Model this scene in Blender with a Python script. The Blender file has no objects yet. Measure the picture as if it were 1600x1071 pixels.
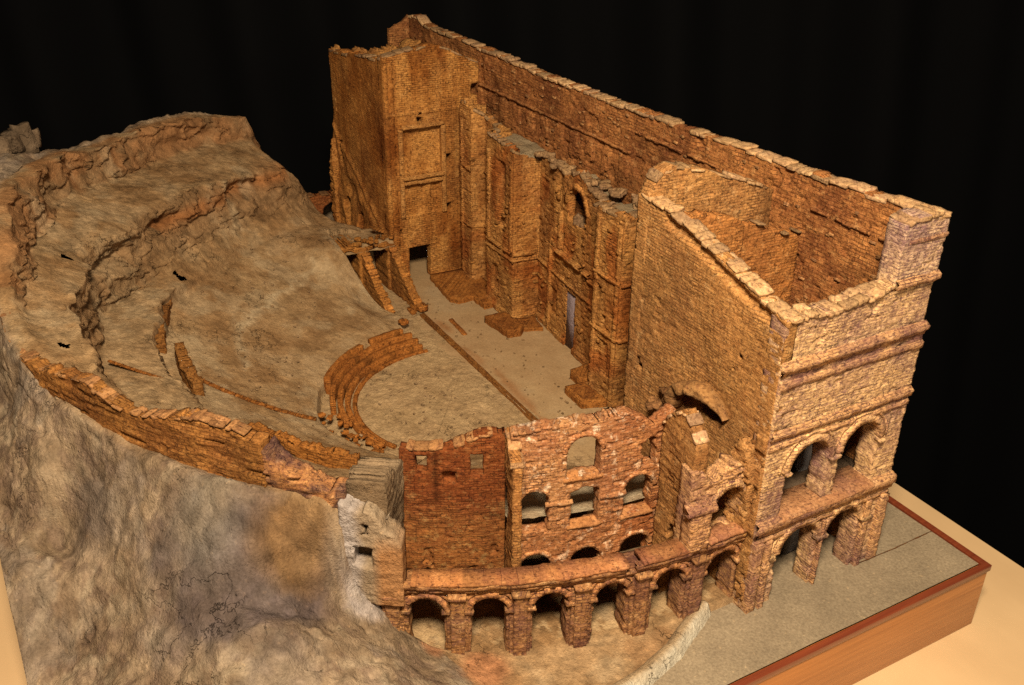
import bpy, math
import numpy as np
S = 0.1                      # modelling unit -> metres: the cork model is about 1.5 m long
scene = bpy.context.scene
COL = scene.collection

# ------------------------------------------------------------------ camera
from mathutils import Matrix, Vector
cam_d = bpy.data.cameras.new("camera")
cam = bpy.data.objects.new("camera", cam_d); COL.objects.link(cam); scene.camera = cam
cam_d.sensor_width = 36.0; cam_d.lens = 34.6637
cam_d.clip_start = 0.01; cam_d.clip_end = 100
r_ = (0.489586, 0.871869, 0.012281); u_ = (-0.413756, 0.219896, 0.883432); b_ = (0.767536, -0.437597, 0.468399)
CP = Vector((6.00213648, -8.50168239, 7.84125329)) * S
cam.matrix_world = Matrix(((r_[0], u_[0], b_[0], CP.x), (r_[1], u_[1], b_[1], CP.y), (r_[2], u_[2], b_[2], CP.z), (0, 0, 0, 1)))

# ------------------------------------------------------------------ world, lamps, exposure
world = bpy.data.worlds.new("World"); scene.world = world; world.use_nodes = True
bg = world.node_tree.nodes["Background"]; bg.inputs[0].default_value = (1.0, 0.78, 0.55, 1); bg.inputs[1].default_value = 0.09

def area(name, loc, target, size, power, color):
    d = bpy.data.lights.new(name, 'AREA'); d.shape = 'DISK'; d.size = size * S; d.energy = power; d.color = color
    o = bpy.data.objects.new(name, d); COL.objects.link(o); o.location = Vector(loc) * S
    o.rotation_euler = (Vector(target) - Vector(loc)).to_track_quat('-Z', 'Y').to_euler()
    return o
area("studio_lamp_key", (6.4, -8.6, 14.0), (-3.4, -3.0, 0.8), 2.8, 64.0, (1.0, 0.835, 0.625))
area("studio_lamp_side", (13.0, -2.5, 10.0), (-1.0, -2.0, 1.5), 3.0, 8.0, (1.0, 0.86, 0.66))
scene.view_settings.view_transform = 'Standard'; scene.view_settings.look = 'None'
scene.cycles.use_denoising = False
scene.view_settings.exposure = 0.0; scene.view_settings.gamma = 1.0; scene.view_settings.use_curve_mapping = False

# ------------------------------------------------------------------ numpy noise
def hsh(ix, iy=0, iz=0, seed=0):
    ix = np.asarray(ix).astype(np.int64); iy = np.asarray(iy).astype(np.int64); iz = np.asarray(iz).astype(np.int64)
    h = (ix * 374761393 + iy * 668265263 + iz * 1274126177 + seed * 362437) & 0xffffffff
    h = ((h ^ (h >> 13)) * 1274126177) & 0xffffffff
    h = ((h ^ (h >> 16)) * 2246822519) & 0xffffffff
    return ((h ^ (h >> 15)) & 0xffffff) / float(0x1000000)
def vn(x, y, z=0.0, seed=0):
    x, y, z = np.broadcast_arrays(np.asarray(x, float), np.asarray(y, float), np.asarray(z, float))
    fx, fy, fz = np.floor(x), np.floor(y), np.floor(z); a, b, c = x - fx, y - fy, z - fz
    a = a * a * (3 - 2 * a); b = b * b * (3 - 2 * b); c = c * c * (3 - 2 * c); o = 0
    for i in (0, 1):
        for j in (0, 1):
            for k in (0, 1):
                o = o + hsh(fx + i, fy + j, fz + k, seed) * (a if i else 1 - a) * (b if j else 1 - b) * (c if k else 1 - c)
    return o * 2 - 1
def fbm(x, y, z=0.0, oct=4, seed=0):
    o = 0; amp = 1.0; t = 0
    for i in range(oct):
        o = o + amp * vn(np.asarray(x) * 2 ** i, np.asarray(y) * 2 ** i, np.asarray(z) * 2 ** i, seed + i * 17); t += amp; amp *= 0.5
    return o / t
def sm(a, b, x):
    t = np.clip((x - a) / (b - a), 0, 1); return t * t * (3 - 2 * t)

# ------------------------------------------------------------------ materials
def nt(name):
    m = bpy.data.materials.new(name); m.use_nodes = True; t = m.node_tree
    return m, t, t.nodes["Principled BSDF"], t.nodes, t.links
def mix(t, a, b, fac, mode='MIX'):
    n = t.nodes.new("ShaderNodeMix"); n.data_type = 'RGBA'; n.blend_type = mode
    for sock, v in ((n.inputs[6], a), (n.inputs[7], b), (n.inputs[0], fac)):
        if isinstance(v, (int, float)): sock.default_value = v
        elif isinstance(v, tuple): sock.default_value = (*v, 1)
        else: t.links.new(v, sock)
    return n.outputs[2]
def noise(t, vec, scale, detail=4, rough=0.55):
    n = t.nodes.new("ShaderNodeTexNoise"); n.inputs["Scale"].default_value = scale; n.inputs["Detail"].default_value = detail
    n.inputs["Roughness"].default_value = rough; t.links.new(vec, n.inputs["Vector"]); return n.outputs["Fac"]
def ramp(t, fac, a, b):
    n = t.nodes.new("ShaderNodeMapRange"); n.inputs[1].default_value = a; n.inputs[2].default_value = b
    t.links.new(fac, n.inputs[0]); return n.outputs[0]
def math_(t, op, a, b):
    n = t.nodes.new("ShaderNodeMath"); n.operation = op
    for i, v in enumerate((a, b)):
        if isinstance(v, (int, float)): n.inputs[i].default_value = v
        else: t.links.new(v, n.inputs[i])
    return n.outputs[0]
def tintattr(t):
    n = t.nodes.new("ShaderNodeAttribute"); n.attribute_name = "tint"; return n.outputs["Color"]
def bump(t, h, dist, strength, bs, nrm=None):
    n = t.nodes.new("ShaderNodeBump"); n.inputs["Distance"].default_value = dist * S; n.inputs["Strength"].default_value = strength
    t.links.new(h, n.inputs["Height"])
    if nrm is not None: t.links.new(nrm, n.inputs["Normal"])
    t.links.new(n.outputs[0], bs.inputs["Normal"]); return n.outputs[0]

def brick_mat(name, c1, c2, mortar, stain, stain_amt=0.5, w=0.1, h=0.04, bmp=1.0, light=None, light_amt=0.25, patch=1.6, stk=0.55):
    m, t, bs, N, L = nt(name)
    uv = N.new("ShaderNodeUVMap").outputs[0]
    tc = N.new("ShaderNodeTexCoord").outputs["Object"]
    nz = N.new("ShaderNodeTexNoise"); nz.inputs["Scale"].default_value = 9; nz.inputs["Detail"].default_value = 3; L.new(uv, nz.inputs["Vector"])
    sub = N.new("ShaderNodeVectorMath"); sub.operation = 'SUBTRACT'; L.new(nz.outputs["Color"], sub.inputs[0]); sub.inputs[1].default_value = (.5, .5, .5)
    scl = N.new("ShaderNodeVectorMath"); scl.operation = 'SCALE'; L.new(sub.outputs[0], scl.inputs[0]); scl.inputs[3].default_value = 0.026
    add = N.new("ShaderNodeVectorMath"); add.operation = 'ADD'; L.new(uv, add.inputs[0]); L.new(scl.outputs[0], add.inputs[1])
    br = N.new("ShaderNodeTexBrick"); L.new(add.outputs[0], br.inputs["Vector"]); br.inputs["Scale"].default_value = 1
    br.inputs["Brick Width"].default_value = w; br.inputs["Row Height"].default_value = h; br.inputs["Mortar Size"].default_value = 0.0045
    br.inputs["Mortar Smooth"].default_value = 0.5; br.inputs["Bias"].default_value = -0.1
    br.inputs["Color1"].default_value = (*c1, 1); br.inputs["Color2"].default_value = (*c2, 1)
    br.inputs["Mortar"].default_value = (*mortar, 1)
    # mortar lines come and go: worn flush in places
    vis = math_(t, 'MULTIPLY', ramp(t, noise(t, tc, 34, 4), 0.36, 0.66), ramp(t, noise(t, tc, 9, 3), 0.32, 0.58))
    plain = mix(t, c1, c2, ramp(t, noise(t, tc, 90, 4), 0.3, 0.7))
    col = mix(t, plain, br.outputs["Color"], mix(t, (0.2,) * 3, (1.0,) * 3, vis))
    big = ramp(t, noise(t, tc, patch / S * 0.6, 6, 0.65), 0.46, 0.64)
    col = mix(t, col, stain, math_(t, 'MULTIPLY', big, stain_amt))
    if light:
        li = ramp(t, noise(t, tc, 55, 5, 0.7), 0.56, 0.68)
        col = mix(t, col, light, math_(t, 'MULTIPLY', li, light_amt))
    mpg = N.new("ShaderNodeMapping"); mpg.inputs["Scale"].default_value = (13, 42, 1); L.new(add.outputs[0], mpg.inputs["Vector"])
    streak = noise(t, mpg.outputs[0], 1.0, 5, 0.7)
    col = mix(t, col, mix(t, mortar, stain, 0.35), math_(t, 'MULTIPLY', ramp(t, streak, 0.54 if stk < .6 else 0.51, 0.62 if stk < .6 else 0.58), stk))
    col = mix(t, col, light if light else c1, math_(t, 'MULTIPLY', ramp(t, streak, 0.45, 0.33), 0.35))
    fine = ramp(t, noise(t, tc, 260, 4, 0.7), 0.25, 0.8)
    col = mix(t, col, mix(t, (0.5, 0.42, 0.36), (1.5, 1.45, 1.4), fine), 0.85, 'MULTIPLY')
    pit = ramp(t, noise(t, tc, 240, 4, 0.7), 0.58, 0.64)
    col = mix(t, col, mortar, math_(t, 'MULTIPLY', pit, 0.65))
    col = mix(t, col, tintattr(t), 1.0, 'MULTIPLY')
    L.new(col, bs.inputs["Base Color"]); bs.inputs["Roughness"].default_value = 0.95
    bs.inputs["Specular IOR Level"].default_value = 0.08
    inv = math_(t, 'SUBTRACT', 1.0, br.outputs["Fac"])
    hh = math_(t, 'ADD', math_(t, 'MULTIPLY', math_(t, 'MULTIPLY', inv, vis), 0.5), math_(t, 'MULTIPLY', noise(t, tc, 170, 5, 0.7), 0.9))
    hh = math_(t, 'SUBTRACT', math_(t, 'ADD', hh, math_(t, 'MULTIPLY', streak, -0.6)), math_(t, 'MULTIPLY', pit, 0.4))
    bump(t, hh, 0.016, 0.9 * bmp, bs)
    return m

def earth_mat(name, base, var, grain=1.0, bmp=1.0, flat=False):
    """loose material painted on cork; base is multiplied by the vertex colour"""
    m, t, bs, N, L = nt(name)
    tc = N.new("ShaderNodeTexCoord").outputs["Object"]
    col = mix(t, base, var, ramp(t, noise(t, tc, 22, 6, 0.65), 0.35, 0.65))
    g = ramp(t, noise(t, tc, 330, 3, 0.75), 0.25, 0.75)
    col = mix(t, col, mix(t, (0.55, 0.52, 0.5), (1.4, 1.4, 1.4), g), 0.6 * grain, 'MULTIPLY')
    mid = ramp(t, noise(t, tc, 60, 6, 0.72), 0.3, 0.7)
    col = mix(t, col, mix(t, (0.6, 0.56, 0.52), (1.38, 1.36, 1.34), mid), 0.15 if flat else 0.5, 'MULTIPLY')
    cr = math_(t, 'ABSOLUTE', math_(t, 'SUBTRACT', noise(t, tc, 26, 5, 0.6), 0.5), 0.0)
    crk = math_(t, 'MULTIPLY', ramp(t, cr, 0.007, 0.001), ramp(t, noise(t, tc, 11, 2), 0.56, 0.64))
    if not flat: col = mix(t, col, (0.30, 0.26, 0.22), math_(t, 'MULTIPLY', crk, 0.5), 'MULTIPLY')
    sp = ramp(t, noise(t, tc, 150, 2, 0.6), 0.66, 0.72)
    col = mix(t, col, (1.6, 1.5, 1.35), math_(t, 'MULTIPLY', sp, 0.5 * grain), 'MULTIPLY')
    col = mix(t, col, tintattr(t), 1.0, 'MULTIPLY')
    L.new(col, bs.inputs["Base Color"]); bs.inputs["Roughness"].default_value = 0.97; bs.inputs["Specular IOR Level"].default_value = 0.06
    hh = math_(t, 'ADD', math_(t, 'MULTIPLY', math_(t, 'SUBTRACT', noise(t, tc, 75, 6, 0.72), math_(t, 'MULTIPLY', crk, 0.0 if flat else 0.5)), 1.2), math_(t, 'MULTIPLY', noise(t, tc, 420, 2, 0.6), 0.35))
    bump(t, hh, 0.038 if not flat else 0.012, 1.0 * bmp, bs)
    return m

def wood_mat(name, a, b, scale=(6, 90, 90), rough=0.35, coat=0.3):
    m, t, bs, N, L = nt(name)
    tc = N.new("ShaderNodeTexCoord").outputs["Object"]
    mp = N.new("ShaderNodeMapping"); mp.inputs["Scale"].default_value = scale; L.new(tc, mp.inputs["Vector"])
    n1 = noise(t, mp.outputs[0], 1.0, 6, 0.65)
    col = mix(t, a, b, ramp(t, n1, 0.32, 0.68))
    big = noise(t, tc, 7, 3)
    col = mix(t, col, mix(t, (0.8, 0.75, 0.7), (1.15, 1.12, 1.1), big), 0.8, 'MULTIPLY')
    L.new(col, bs.inputs["Base Color"]); bs.inputs["Roughness"].default_value = rough
    bs.inputs["Coat Weight"].default_value = coat; bs.inputs["Coat Roughness"].default_value = 0.3
    bump(t, n1, 0.004, 0.5, bs)
    return m

M_EXT = brick_mat("pale_brick", (0.58, 0.39, 0.19), (0.48, 0.295, 0.13), (0.12, 0.055, 0.055), (0.16, 0.085, 0.088), 0.8, 0.16, 0.036, 1.2, (0.70, 0.50, 0.28), 0.5, 1.9, 0.7)
M_ARC = brick_mat("arcade_brick", (0.38, 0.20, 0.078), (0.25, 0.115, 0.046), (0.11, 0.05, 0.04), (0.12, 0.055, 0.05), 0.7, 0.1, 0.042, 1.3, (0.60, 0.38, 0.18), 0.5, 2.2, 0.65)
M_OCH = brick_mat("ochre_brick", (0.46, 0.235, 0.068), (0.31, 0.142, 0.040), (0.085, 0.034, 0.014), (0.15, 0.058, 0.02), 0.6, 0.1, 0.038, 1.2, (0.52, 0.30, 0.11), 0.5, 2.0)
M_BACK = brick_mat("brown_brick", (0.39, 0.18, 0.060), (0.25, 0.098, 0.034), (0.075, 0.026, 0.012), (0.10, 0.032, 0.014), 0.7, 0.12, 0.045, 1.3, (0.50, 0.29, 0.12), 0.55, 1.7)
M_HALL = brick_mat("hall_brick", (0.46, 0.25, 0.085), (0.33, 0.155, 0.05), (0.11, 0.05, 0.022), (0.2, 0.09, 0.035), 0.55, 0.11, 0.036, 1.3, (0.56, 0.38, 0.18), 0.4, 1.3)
M_RED = brick_mat("red_brick", (0.34, 0.11, 0.035), (0.24, 0.065, 0.022), (0.09, 0.025, 0.014), (0.17, 0.045, 0.018), 0.5, 0.09, 0.032, 1.2, (0.52, 0.3, 0.14), 0.45, 2.4)
M_PALE = brick_mat("speckled_brick", (0.42, 0.225, 0.095), (0.29, 0.13, 0.052), (0.13, 0.055, 0.035), (0.24, 0.09, 0.04), 0.6, 0.09, 0.034, 1.3, (0.72, 0.60, 0.44), 0.85, 2.4)
M_COPE = brick_mat("coping_stone", (0.50, 0.325, 0.16), (0.38, 0.225, 0.10), (0.20, 0.10, 0.06), (0.27, 0.16, 0.11), 0.5, 0.5, 0.3, 1.0, (0.7, 0.5, 0.28), 0.4, 2.5)
M_PARA = brick_mat("parapet_slab", (0.46, 0.285, 0.145), (0.35, 0.19, 0.095), (0.12, 0.055, 0.045), (0.22, 0.12, 0.10), 0.7, 0.17, 0.6, 1.0, (0.66, 0.46, 0.26), 0.5, 3.0)
M_EARTH = earth_mat("sanded_earth", (1, 1, 1), (0.78, 0.74, 0.70))
M_FLOOR = earth_mat("floor_sand", (1, 1, 1), (0.86, 0.82, 0.78), 0.7, 0.8, True)
M_SAND = earth_mat("fine_sand", (0.225, 0.175, 0.112), (0.185, 0.143, 0.092), 1.25, 0.8, True)
M_WOOD = wood_mat("varnished_wood", (0.40, 0.155, 0.038), (0.27, 0.092, 0.02), (260, 7, 260))
M_RIM = wood_mat("mahogany_rim", (0.18, 0.04, 0.014), (0.11, 0.022, 0.009), (200, 9, 200), 0.3, 0.5)
M_TABLE = wood_mat("pale_board", (0.58, 0.40, 0.21), (0.53, 0.36, 0.185), (3, 9, 9), 0.6, 0.0)
mm, t, bs, N, L = nt("black_cloth"); M_CLOTH = mm
bs.inputs["Base Color"].default_value = (0.0018, 0.0018, 0.002, 1); bs.inputs["Roughness"].default_value = 0.9; bs.inputs["Specular IOR Level"].default_value = 0.1

# ------------------------------------------------------------------ mesh output
def empty(name, parent=None):
    o = bpy.data.objects.new(name, None); COL.objects.link(o); o.parent = parent; o.empty_display_size = 0.05; return o
MODEL = empty("theatre_model")
MODEL["label"] = "cork model of a ruined Roman theatre on a sanded base with a mahogany edge"
MODEL["category"] = "architectural model"

def mk(name, V, F, mat, parent=None, uv=None, tint=None, label=None, smooth=False):
    """V n x 3, F m x 4 (or 3) int, uv per loop m*4 x 2, tint per vertex n x 3"""
    me = bpy.data.meshes.new(name); V = np.asarray(V, np.float64); F = np.asarray(F, np.int32); k = F.shape[1]
    me.vertices.add(len(V)); me.vertices.foreach_set("co", (V * S).astype(np.float32).ravel())
    me.loops.add(F.size); me.loops.foreach_set("vertex_index", F.ravel())
    me.polygons.add(len(F)); me.polygons.foreach_set("loop_start", np.arange(0, F.size, k, dtype=np.int32))
    me.update(calc_edges=True)
    if uv is None: uv = V[F.ravel()][:, [0, 2]] + V[F.ravel()][:, [1, 1]] * (1, 0)
    l = me.uv_layers.new(name="UVMap"); l.data.foreach_set("uv", np.asarray(uv, np.float32).ravel())
    a = me.attributes.new("tint", 'FLOAT_COLOR', 'POINT'); c = np.ones((len(V), 4), np.float32)
    if tint is not None: c[:, :3] = tint
    a.data.foreach_set("color", c.ravel())
    if smooth: me.polygons.foreach_set("use_smooth", np.ones(len(F), bool))
    me.materials.append(mat); me.validate()
    o = bpy.data.objects.new(name, me); COL.objects.link(o); o.parent = parent
    if label: o["label"] = label
    return o

# paths: s -> (x, y, nx, ny); the visible side is the right-hand side of the walking direction
def line(*pts):
    P = np.array(pts, float); d = np.diff(P, axis=0); ln = np.hypot(d[:, 0], d[:, 1]); c = np.concatenate([[0], np.cumsum(ln)])
    def f(s):
        s = np.asarray(s, float); i = np.clip(np.searchsorted(c, s, side='right') - 1, 0, len(ln) - 1)
        t = (s - c[i]) / ln[i]; x = P[i, 0] + d[i, 0] * t; y = P[i, 1] + d[i, 1] * t
        return x, y, d[i, 1] / ln[i], -d[i, 0] / ln[i]
    f.L = c[-1]; f.c = c; return f
OX, OY = -6.6, -2.2
def arc(R, ox=OX, oy=OY):
    def f(s):
        a = np.asarray(s, float) / R; return ox + R * np.cos(a), oy + R * np.sin(a), np.cos(a), np.sin(a)
    f.R = R; return f
def rad(deg, R): return math.radians(deg) * R
def prof(*kv):
    K = np.array(kv, float); return lambda s: np.interp(s, K[:, 0], K[:, 1])
def arch(sc, w, zb, zs, rag=0.012):
    def f(s, z):
        q = np.where(z > zs, np.hypot(s - sc, z - zs) - w / 2, np.maximum(np.abs(s - sc) - w / 2, zb - z))
        return q + rag * vn(s * 14, z * 14, 3.3, 5)
    return f
def rect(s0, s1, z0, z1, rag=0.008):
    def f(s, z):
        return np.maximum(np.abs(s - (s0 + s1) / 2) - (s1 - s0) / 2, np.abs(z - (z0 + z1) / 2) - (z1 - z0) / 2) + rag * vn(s * 20, z * 20, 1.3, 9)
    return f

def wall(name, path, s0, s1, zb, top, th, mat, parent, holes=(), ds=0.022, off=0.0, relief=0.008, low=0.012, rag=0.035, bw=0.1, bh=0.04,
         seed=0, extra=None, tint=None, label=None, seg=4, miss=0.06, bottom=None):
    ns = max(2, int(round((s1 - s0) / ds)) + 1); s = np.linspace(s0, s1, ns)
    topf = top if callable(top) else (lambda q, v=top: np.full(np.shape(q), float(v)))
    def tp(q):
        return topf(q) + rag * (hsh(np.floor(q / 0.13 + seed), 0, 0, seed) - 0.5) + rag * 1.2 * fbm(q * 2.2, 0.5, seed, 3, seed) + rag * .5 * (hsh(np.floor(q / 0.045), 3, 0, seed) - .5)
    zm = float(np.max(tp(s))); nz = max(2, int(math.ceil((zm - zb) / ds)) + 2); z = zb + ds * np.arange(nz)
    def SD(a, b):
        q = b - tp(a)
        if bottom is not None: q = np.maximum(q, bottom(a) - b)
        for h in holes: q = np.maximum(q, -h(a, b))
        return q
    G, Z = np.meshgrid(s, z, indexing='ij'); h1 = s[1] - s[0]
    mask = SD((G[:-1, :-1] + h1 / 2), (Z[:-1, :-1] + ds / 2)) < 0
    # snap boundary vertices
    pad = np.zeros((ns + 1, nz + 1), int); pad[1:-1, 1:-1] = mask
    cnt = pad[:-1, :-1] + pad[1:, :-1] + pad[:-1, 1:] + pad[1:, 1:]
    full = np.full(cnt.shape, 4); full[0, :] = 2; full[-1, :] = 2
    full[:, 0] = np.minimum(full[:, 0], 2); full[0, 0] = full[-1, 0] = 1
    bd = (cnt > 0) & (cnt < full)
    sg, zg = G[bd], Z[bd]; e = 1e-3
    for _ in range(2):
        d0 = SD(sg, zg); gx = (SD(sg + e, zg) - SD(sg - e, zg)) / (2 * e); gz = (SD(sg, zg + e) - SD(sg, zg - e)) / (2 * e)
        n2 = np.maximum(gx * gx + gz * gz, 0.3); gl = np.clip(gx, -2, 2); gk = np.clip(gz, -2, 2)
        sg = sg - np.clip(d0 * gl / n2, -.45 * ds, .45 * ds); zg = zg - np.clip(d0 * gk / n2, -.45 * ds, .45 * ds)
    G = G.copy(); Z = Z.copy(); onedge = np.zeros_like(bd); onedge[0] = onedge[-1] = True
    sg = np.clip(sg, s0, s1); zg = np.maximum(zg, zb)
    gkeep = G[bd]; sg = np.where(onedge[bd], gkeep, sg)
    G[bd] = sg; Z[bd] = zg
    # brick relief
    U = G + 0.012 * fbm(G * 3, Z * 3, seed, 2, 3); Vv = Z + 0.012 * fbm(G * 2.5, Z * 2.5, seed + 4.0, 2, 8)
    def rel(U, Vv, sd):
        row = np.floor(Vv / bh); b = np.floor(U / bw + 0.5 * (np.mod(row, 2)))
        q = hsh(b, row, 0, sd); o = relief * (q * 2 - 1)
        o = np.where(hsh(b, row, 7, sd) < miss, -2.4 * relief, o)
        return o + low * fbm(U * 1.6, Vv * 1.6, sd, 4, sd) * 1.6 + .0035 * vn(U * 45, Vv * 45, sd, 2)
    df = off + rel(U, Vv, seed)
    if extra is not None: df = df + extra(G, Z)
    db = -(th - 0) - rel(U, Vv, seed + 50) * 0.8
    x, y, nx, ny = path(G.ravel()); x = x.reshape(G.shape); y = y.reshape(G.shape); nx = nx.reshape(G.shape); ny = ny.reshape(G.shape)
    if hasattr(path, 'c') and len(path.c) > 2:       # soften corner normals
        e2 = 0.03; a = path(G.ravel() - e2); b = path(G.ravel() + e2)
        nx = ((a[2] + b[2]) / 2).reshape(G.shape); ny = ((a[3] + b[3]) / 2).reshape(G.shape); q = np.maximum(np.hypot(nx, ny), .3); nx, ny = nx / q, ny / q
    front = np.stack([x + nx * df, y + ny * df, Z], -1).reshape(-1, 3)
    back = np.stack([x + nx * db, y + ny * db, Z], -1).reshape(-1, 3)
    idx = np.arange(ns * nz).reshape(ns, nz); nv = ns * nz
    I, J = np.nonzero(mask)
    a, b, c, d = idx[I, J], idx[I + 1, J], idx[I + 1, J + 1], idx[I, J + 1]
    Ff = np.stack([a, b, c, d], 1); Fb = np.stack([a + nv, d + nv, c + nv, b + nv], 1)
    # boundary edges (a->b in the front face's winding), kind 0 = horizontal, 1 = vertical
    p = pad[1:-1, 1:-1]; L_ = pad[:-2, 1:-1][I, J] == 0; R_ = pad[2:, 1:-1][I, J] == 0; D_ = pad[1:-1, :-2][I, J] == 0; T_ = pad[1:-1, 2:][I, J] == 0
    E = np.concatenate([np.stack([a, b], 1)[D_], np.stack([b, c], 1)[R_], np.stack([c, d], 1)[T_], np.stack([d, a], 1)[L_]])
    kind = np.concatenate([np.zeros(D_.sum()), np.ones(R_.sum()), np.zeros(T_.sum()), np.ones(L_.sum())])
    bv = np.unique(E); lut = np.full(nv, -1); lut[bv] = np.arange(len(bv)); nb = len(bv)
    chain = [bv]; extraV = []; base = 2 * nv
    for k in range(1, seg):
        q = k / seg; P = front[bv] * (1 - q) + back[bv] * q
        P = P + 0.5 * ds * np.stack([vn(P[:, 0] * 17, P[:, 1] * 17, P[:, 2] * 17, 1), vn(P[:, 0] * 17, P[:, 1] * 17, P[:, 2] * 17, 2), 1.3 * vn(P[:, 0] * 14, P[:, 1] * 14, P[:, 2] * 14, 3)], 1)
        extraV.append(P); chain.append(base + (k - 1) * nb + np.arange(nb))
    chain.append(bv + nv); chain = np.array(chain)
    ea, eb = lut[E[:, 0]], lut[E[:, 1]]; Fr = []; UVr = []
    Uf, Vf = U.ravel(), Vv.ravel()
    for k in range(seg):
        Fr.append(np.stack([chain[k][eb], chain[k][ea], chain[k + 1][ea], chain[k + 1][eb]], 1))
        t0, t1 = th * k / seg, th * (k + 1) / seg
        ub, vb, ua, va = Uf[E[:, 1]], Vf[E[:, 1]], Uf[E[:, 0]], Vf[E[:, 0]]
        hz = kind < 0.5
        q = np.stack([np.stack([ub + np.where(hz, 0, t0), vb + np.where(hz, t0, 0)], 1), np.stack([ua + np.where(hz, 0, t0), va + np.where(hz, t0, 0)], 1),
                      np.stack([ua + np.where(hz, 0, t1), va + np.where(hz, t1, 0)], 1), np.stack([ub + np.where(hz, 0, t1), vb + np.where(hz, t1, 0)], 1)], 1)
        UVr.append(q)
    F = np.concatenate([Ff, Fb] + Fr)
    uvg = np.stack([Uf, Vf], 1); UV = np.concatenate([uvg[Ff], uvg[Fb - nv]] + UVr).reshape(-1, 2)
    V = np.concatenate([front, back] + extraV)
    used = np.zeros(len(V), bool); used[F.ravel()] = True; rem = np.cumsum(used) - 1
    V = V[used]; F = rem[F]
    T = tint(V) if tint is not None else None
    return mk(name, V, F, mat, parent, UV, T, label)

def sweep(name, path, s0, s1, profile, mat, parent, ds=0.025, jit=0.006, gap=0.0, block=0.12, seed=0, z0=None, tint=None, label=None, low=0.006, gaps=()):
    """profile: (offset, z) points swept along the path, broken into blocks; closed at the back"""
    P = np.array(profile, float); K = len(P); n = max(2, int((s1 - s0) / ds) + 1); s = np.linspace(s0, s1, n)
    zz = z0(s) if z0 is not None else 0 * s
    x, y, nx, ny = path(s)
    if hasattr(path, 'c') and len(path.c) > 2:
        a = path(s - .03); b = path(s + .03); nx = (a[2] + b[2]) / 2; ny = (a[3] + b[3]) / 2; q = np.maximum(np.hypot(nx, ny), .6); nx, ny = nx / q ** 1, ny / q ** 1
    bl = np.floor(s / block + 0.3 * vn(s * 3, 0, 0, seed)); V = []
    for k in range(K):
        o = P[k, 0] + (jit * (hsh(bl, k, 0, seed) * 2 - 1) + low * vn(s * 13, k * .7, 0, seed) + .3 * jit * vn(s * 40, k, 0, seed)) * (1 if P[k, 0] > 0 else 0.2)
        z = P[k, 1] + zz + 0.7 * jit * (hsh(bl, k, 1, seed) * 2 - 1) + low * .7 * vn(s * 11, k * .7, 5, seed)
        V.append(np.stack([x + nx * o, y + ny * o, z], 1))
    V = np.stack(V, 1)
    keep = hsh(bl[:-1], 9, 9, seed) >= gap
    for g0, g1 in gaps: keep &= ~((s[:-1] > g0) & (s[:-1] < g1))
    idx = np.arange(n * K).reshape(n, K); F = []; UV = []
    per = np.concatenate([[0], np.cumsum(np.hypot(*np.diff(P, axis=0).T))])
    ii = np.nonzero(keep)[0]
    for k in range(K - 1):
        F.append(np.stack([idx[ii, k], idx[ii + 1, k], idx[ii + 1, k + 1], idx[ii, k + 1]], 1))
        UV.append(np.stack([np.stack([s[ii], 0 * s[ii] + per[k]], 1), np.stack([s[ii + 1], 0 * s[ii] + per[k]], 1), np.stack([s[ii + 1], 0 * s[ii] + per[k + 1]], 1), np.stack([s[ii], 0 * s[ii] + per[k + 1]], 1)], 1))
    F = np.concatenate(F); UV = np.concatenate(UV).reshape(-1, 2)
    # end caps as fans of quads (degenerate-free triangles doubled into quads)
    st = [i for i in ii if i == 0 or not keep[i - 1]]; en = [i + 1 for i in ii if i == n - 2 or not keep[i + 1]]
    caps = []
    for i in st:
        for k in range(1, K - 1, 2): caps.append([idx[i, 0], idx[i, k], idx[i, k + 1], idx[i, min(k + 2, K - 1)]] if k + 2 < K else [idx[i, 0], idx[i, k], idx[i, k + 1], idx[i, k + 1]])
    for i in en:
        for k in range(1, K - 1, 2): caps.append([idx[i, min(k + 2, K - 1)], idx[i, k + 1], idx[i, k], idx[i, 0]] if k + 2 < K else [idx[i, k + 1], idx[i, k + 1], idx[i, k], idx[i, 0]])
    caps = [c for c in caps if len(set(c)) == 4]
    V = V.reshape(-1, 3)
    if caps:
        C_ = np.array(caps); F = np.concatenate([F, C_]); vv = V[C_.ravel()]; UV = np.concatenate([UV, np.stack([vv[:, 0] + vv[:, 1], vv[:, 2]], 1)])
    T = tint(V) if tint is not None else None
    return mk(name, V, F, mat, parent, UV, T, label)

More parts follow.
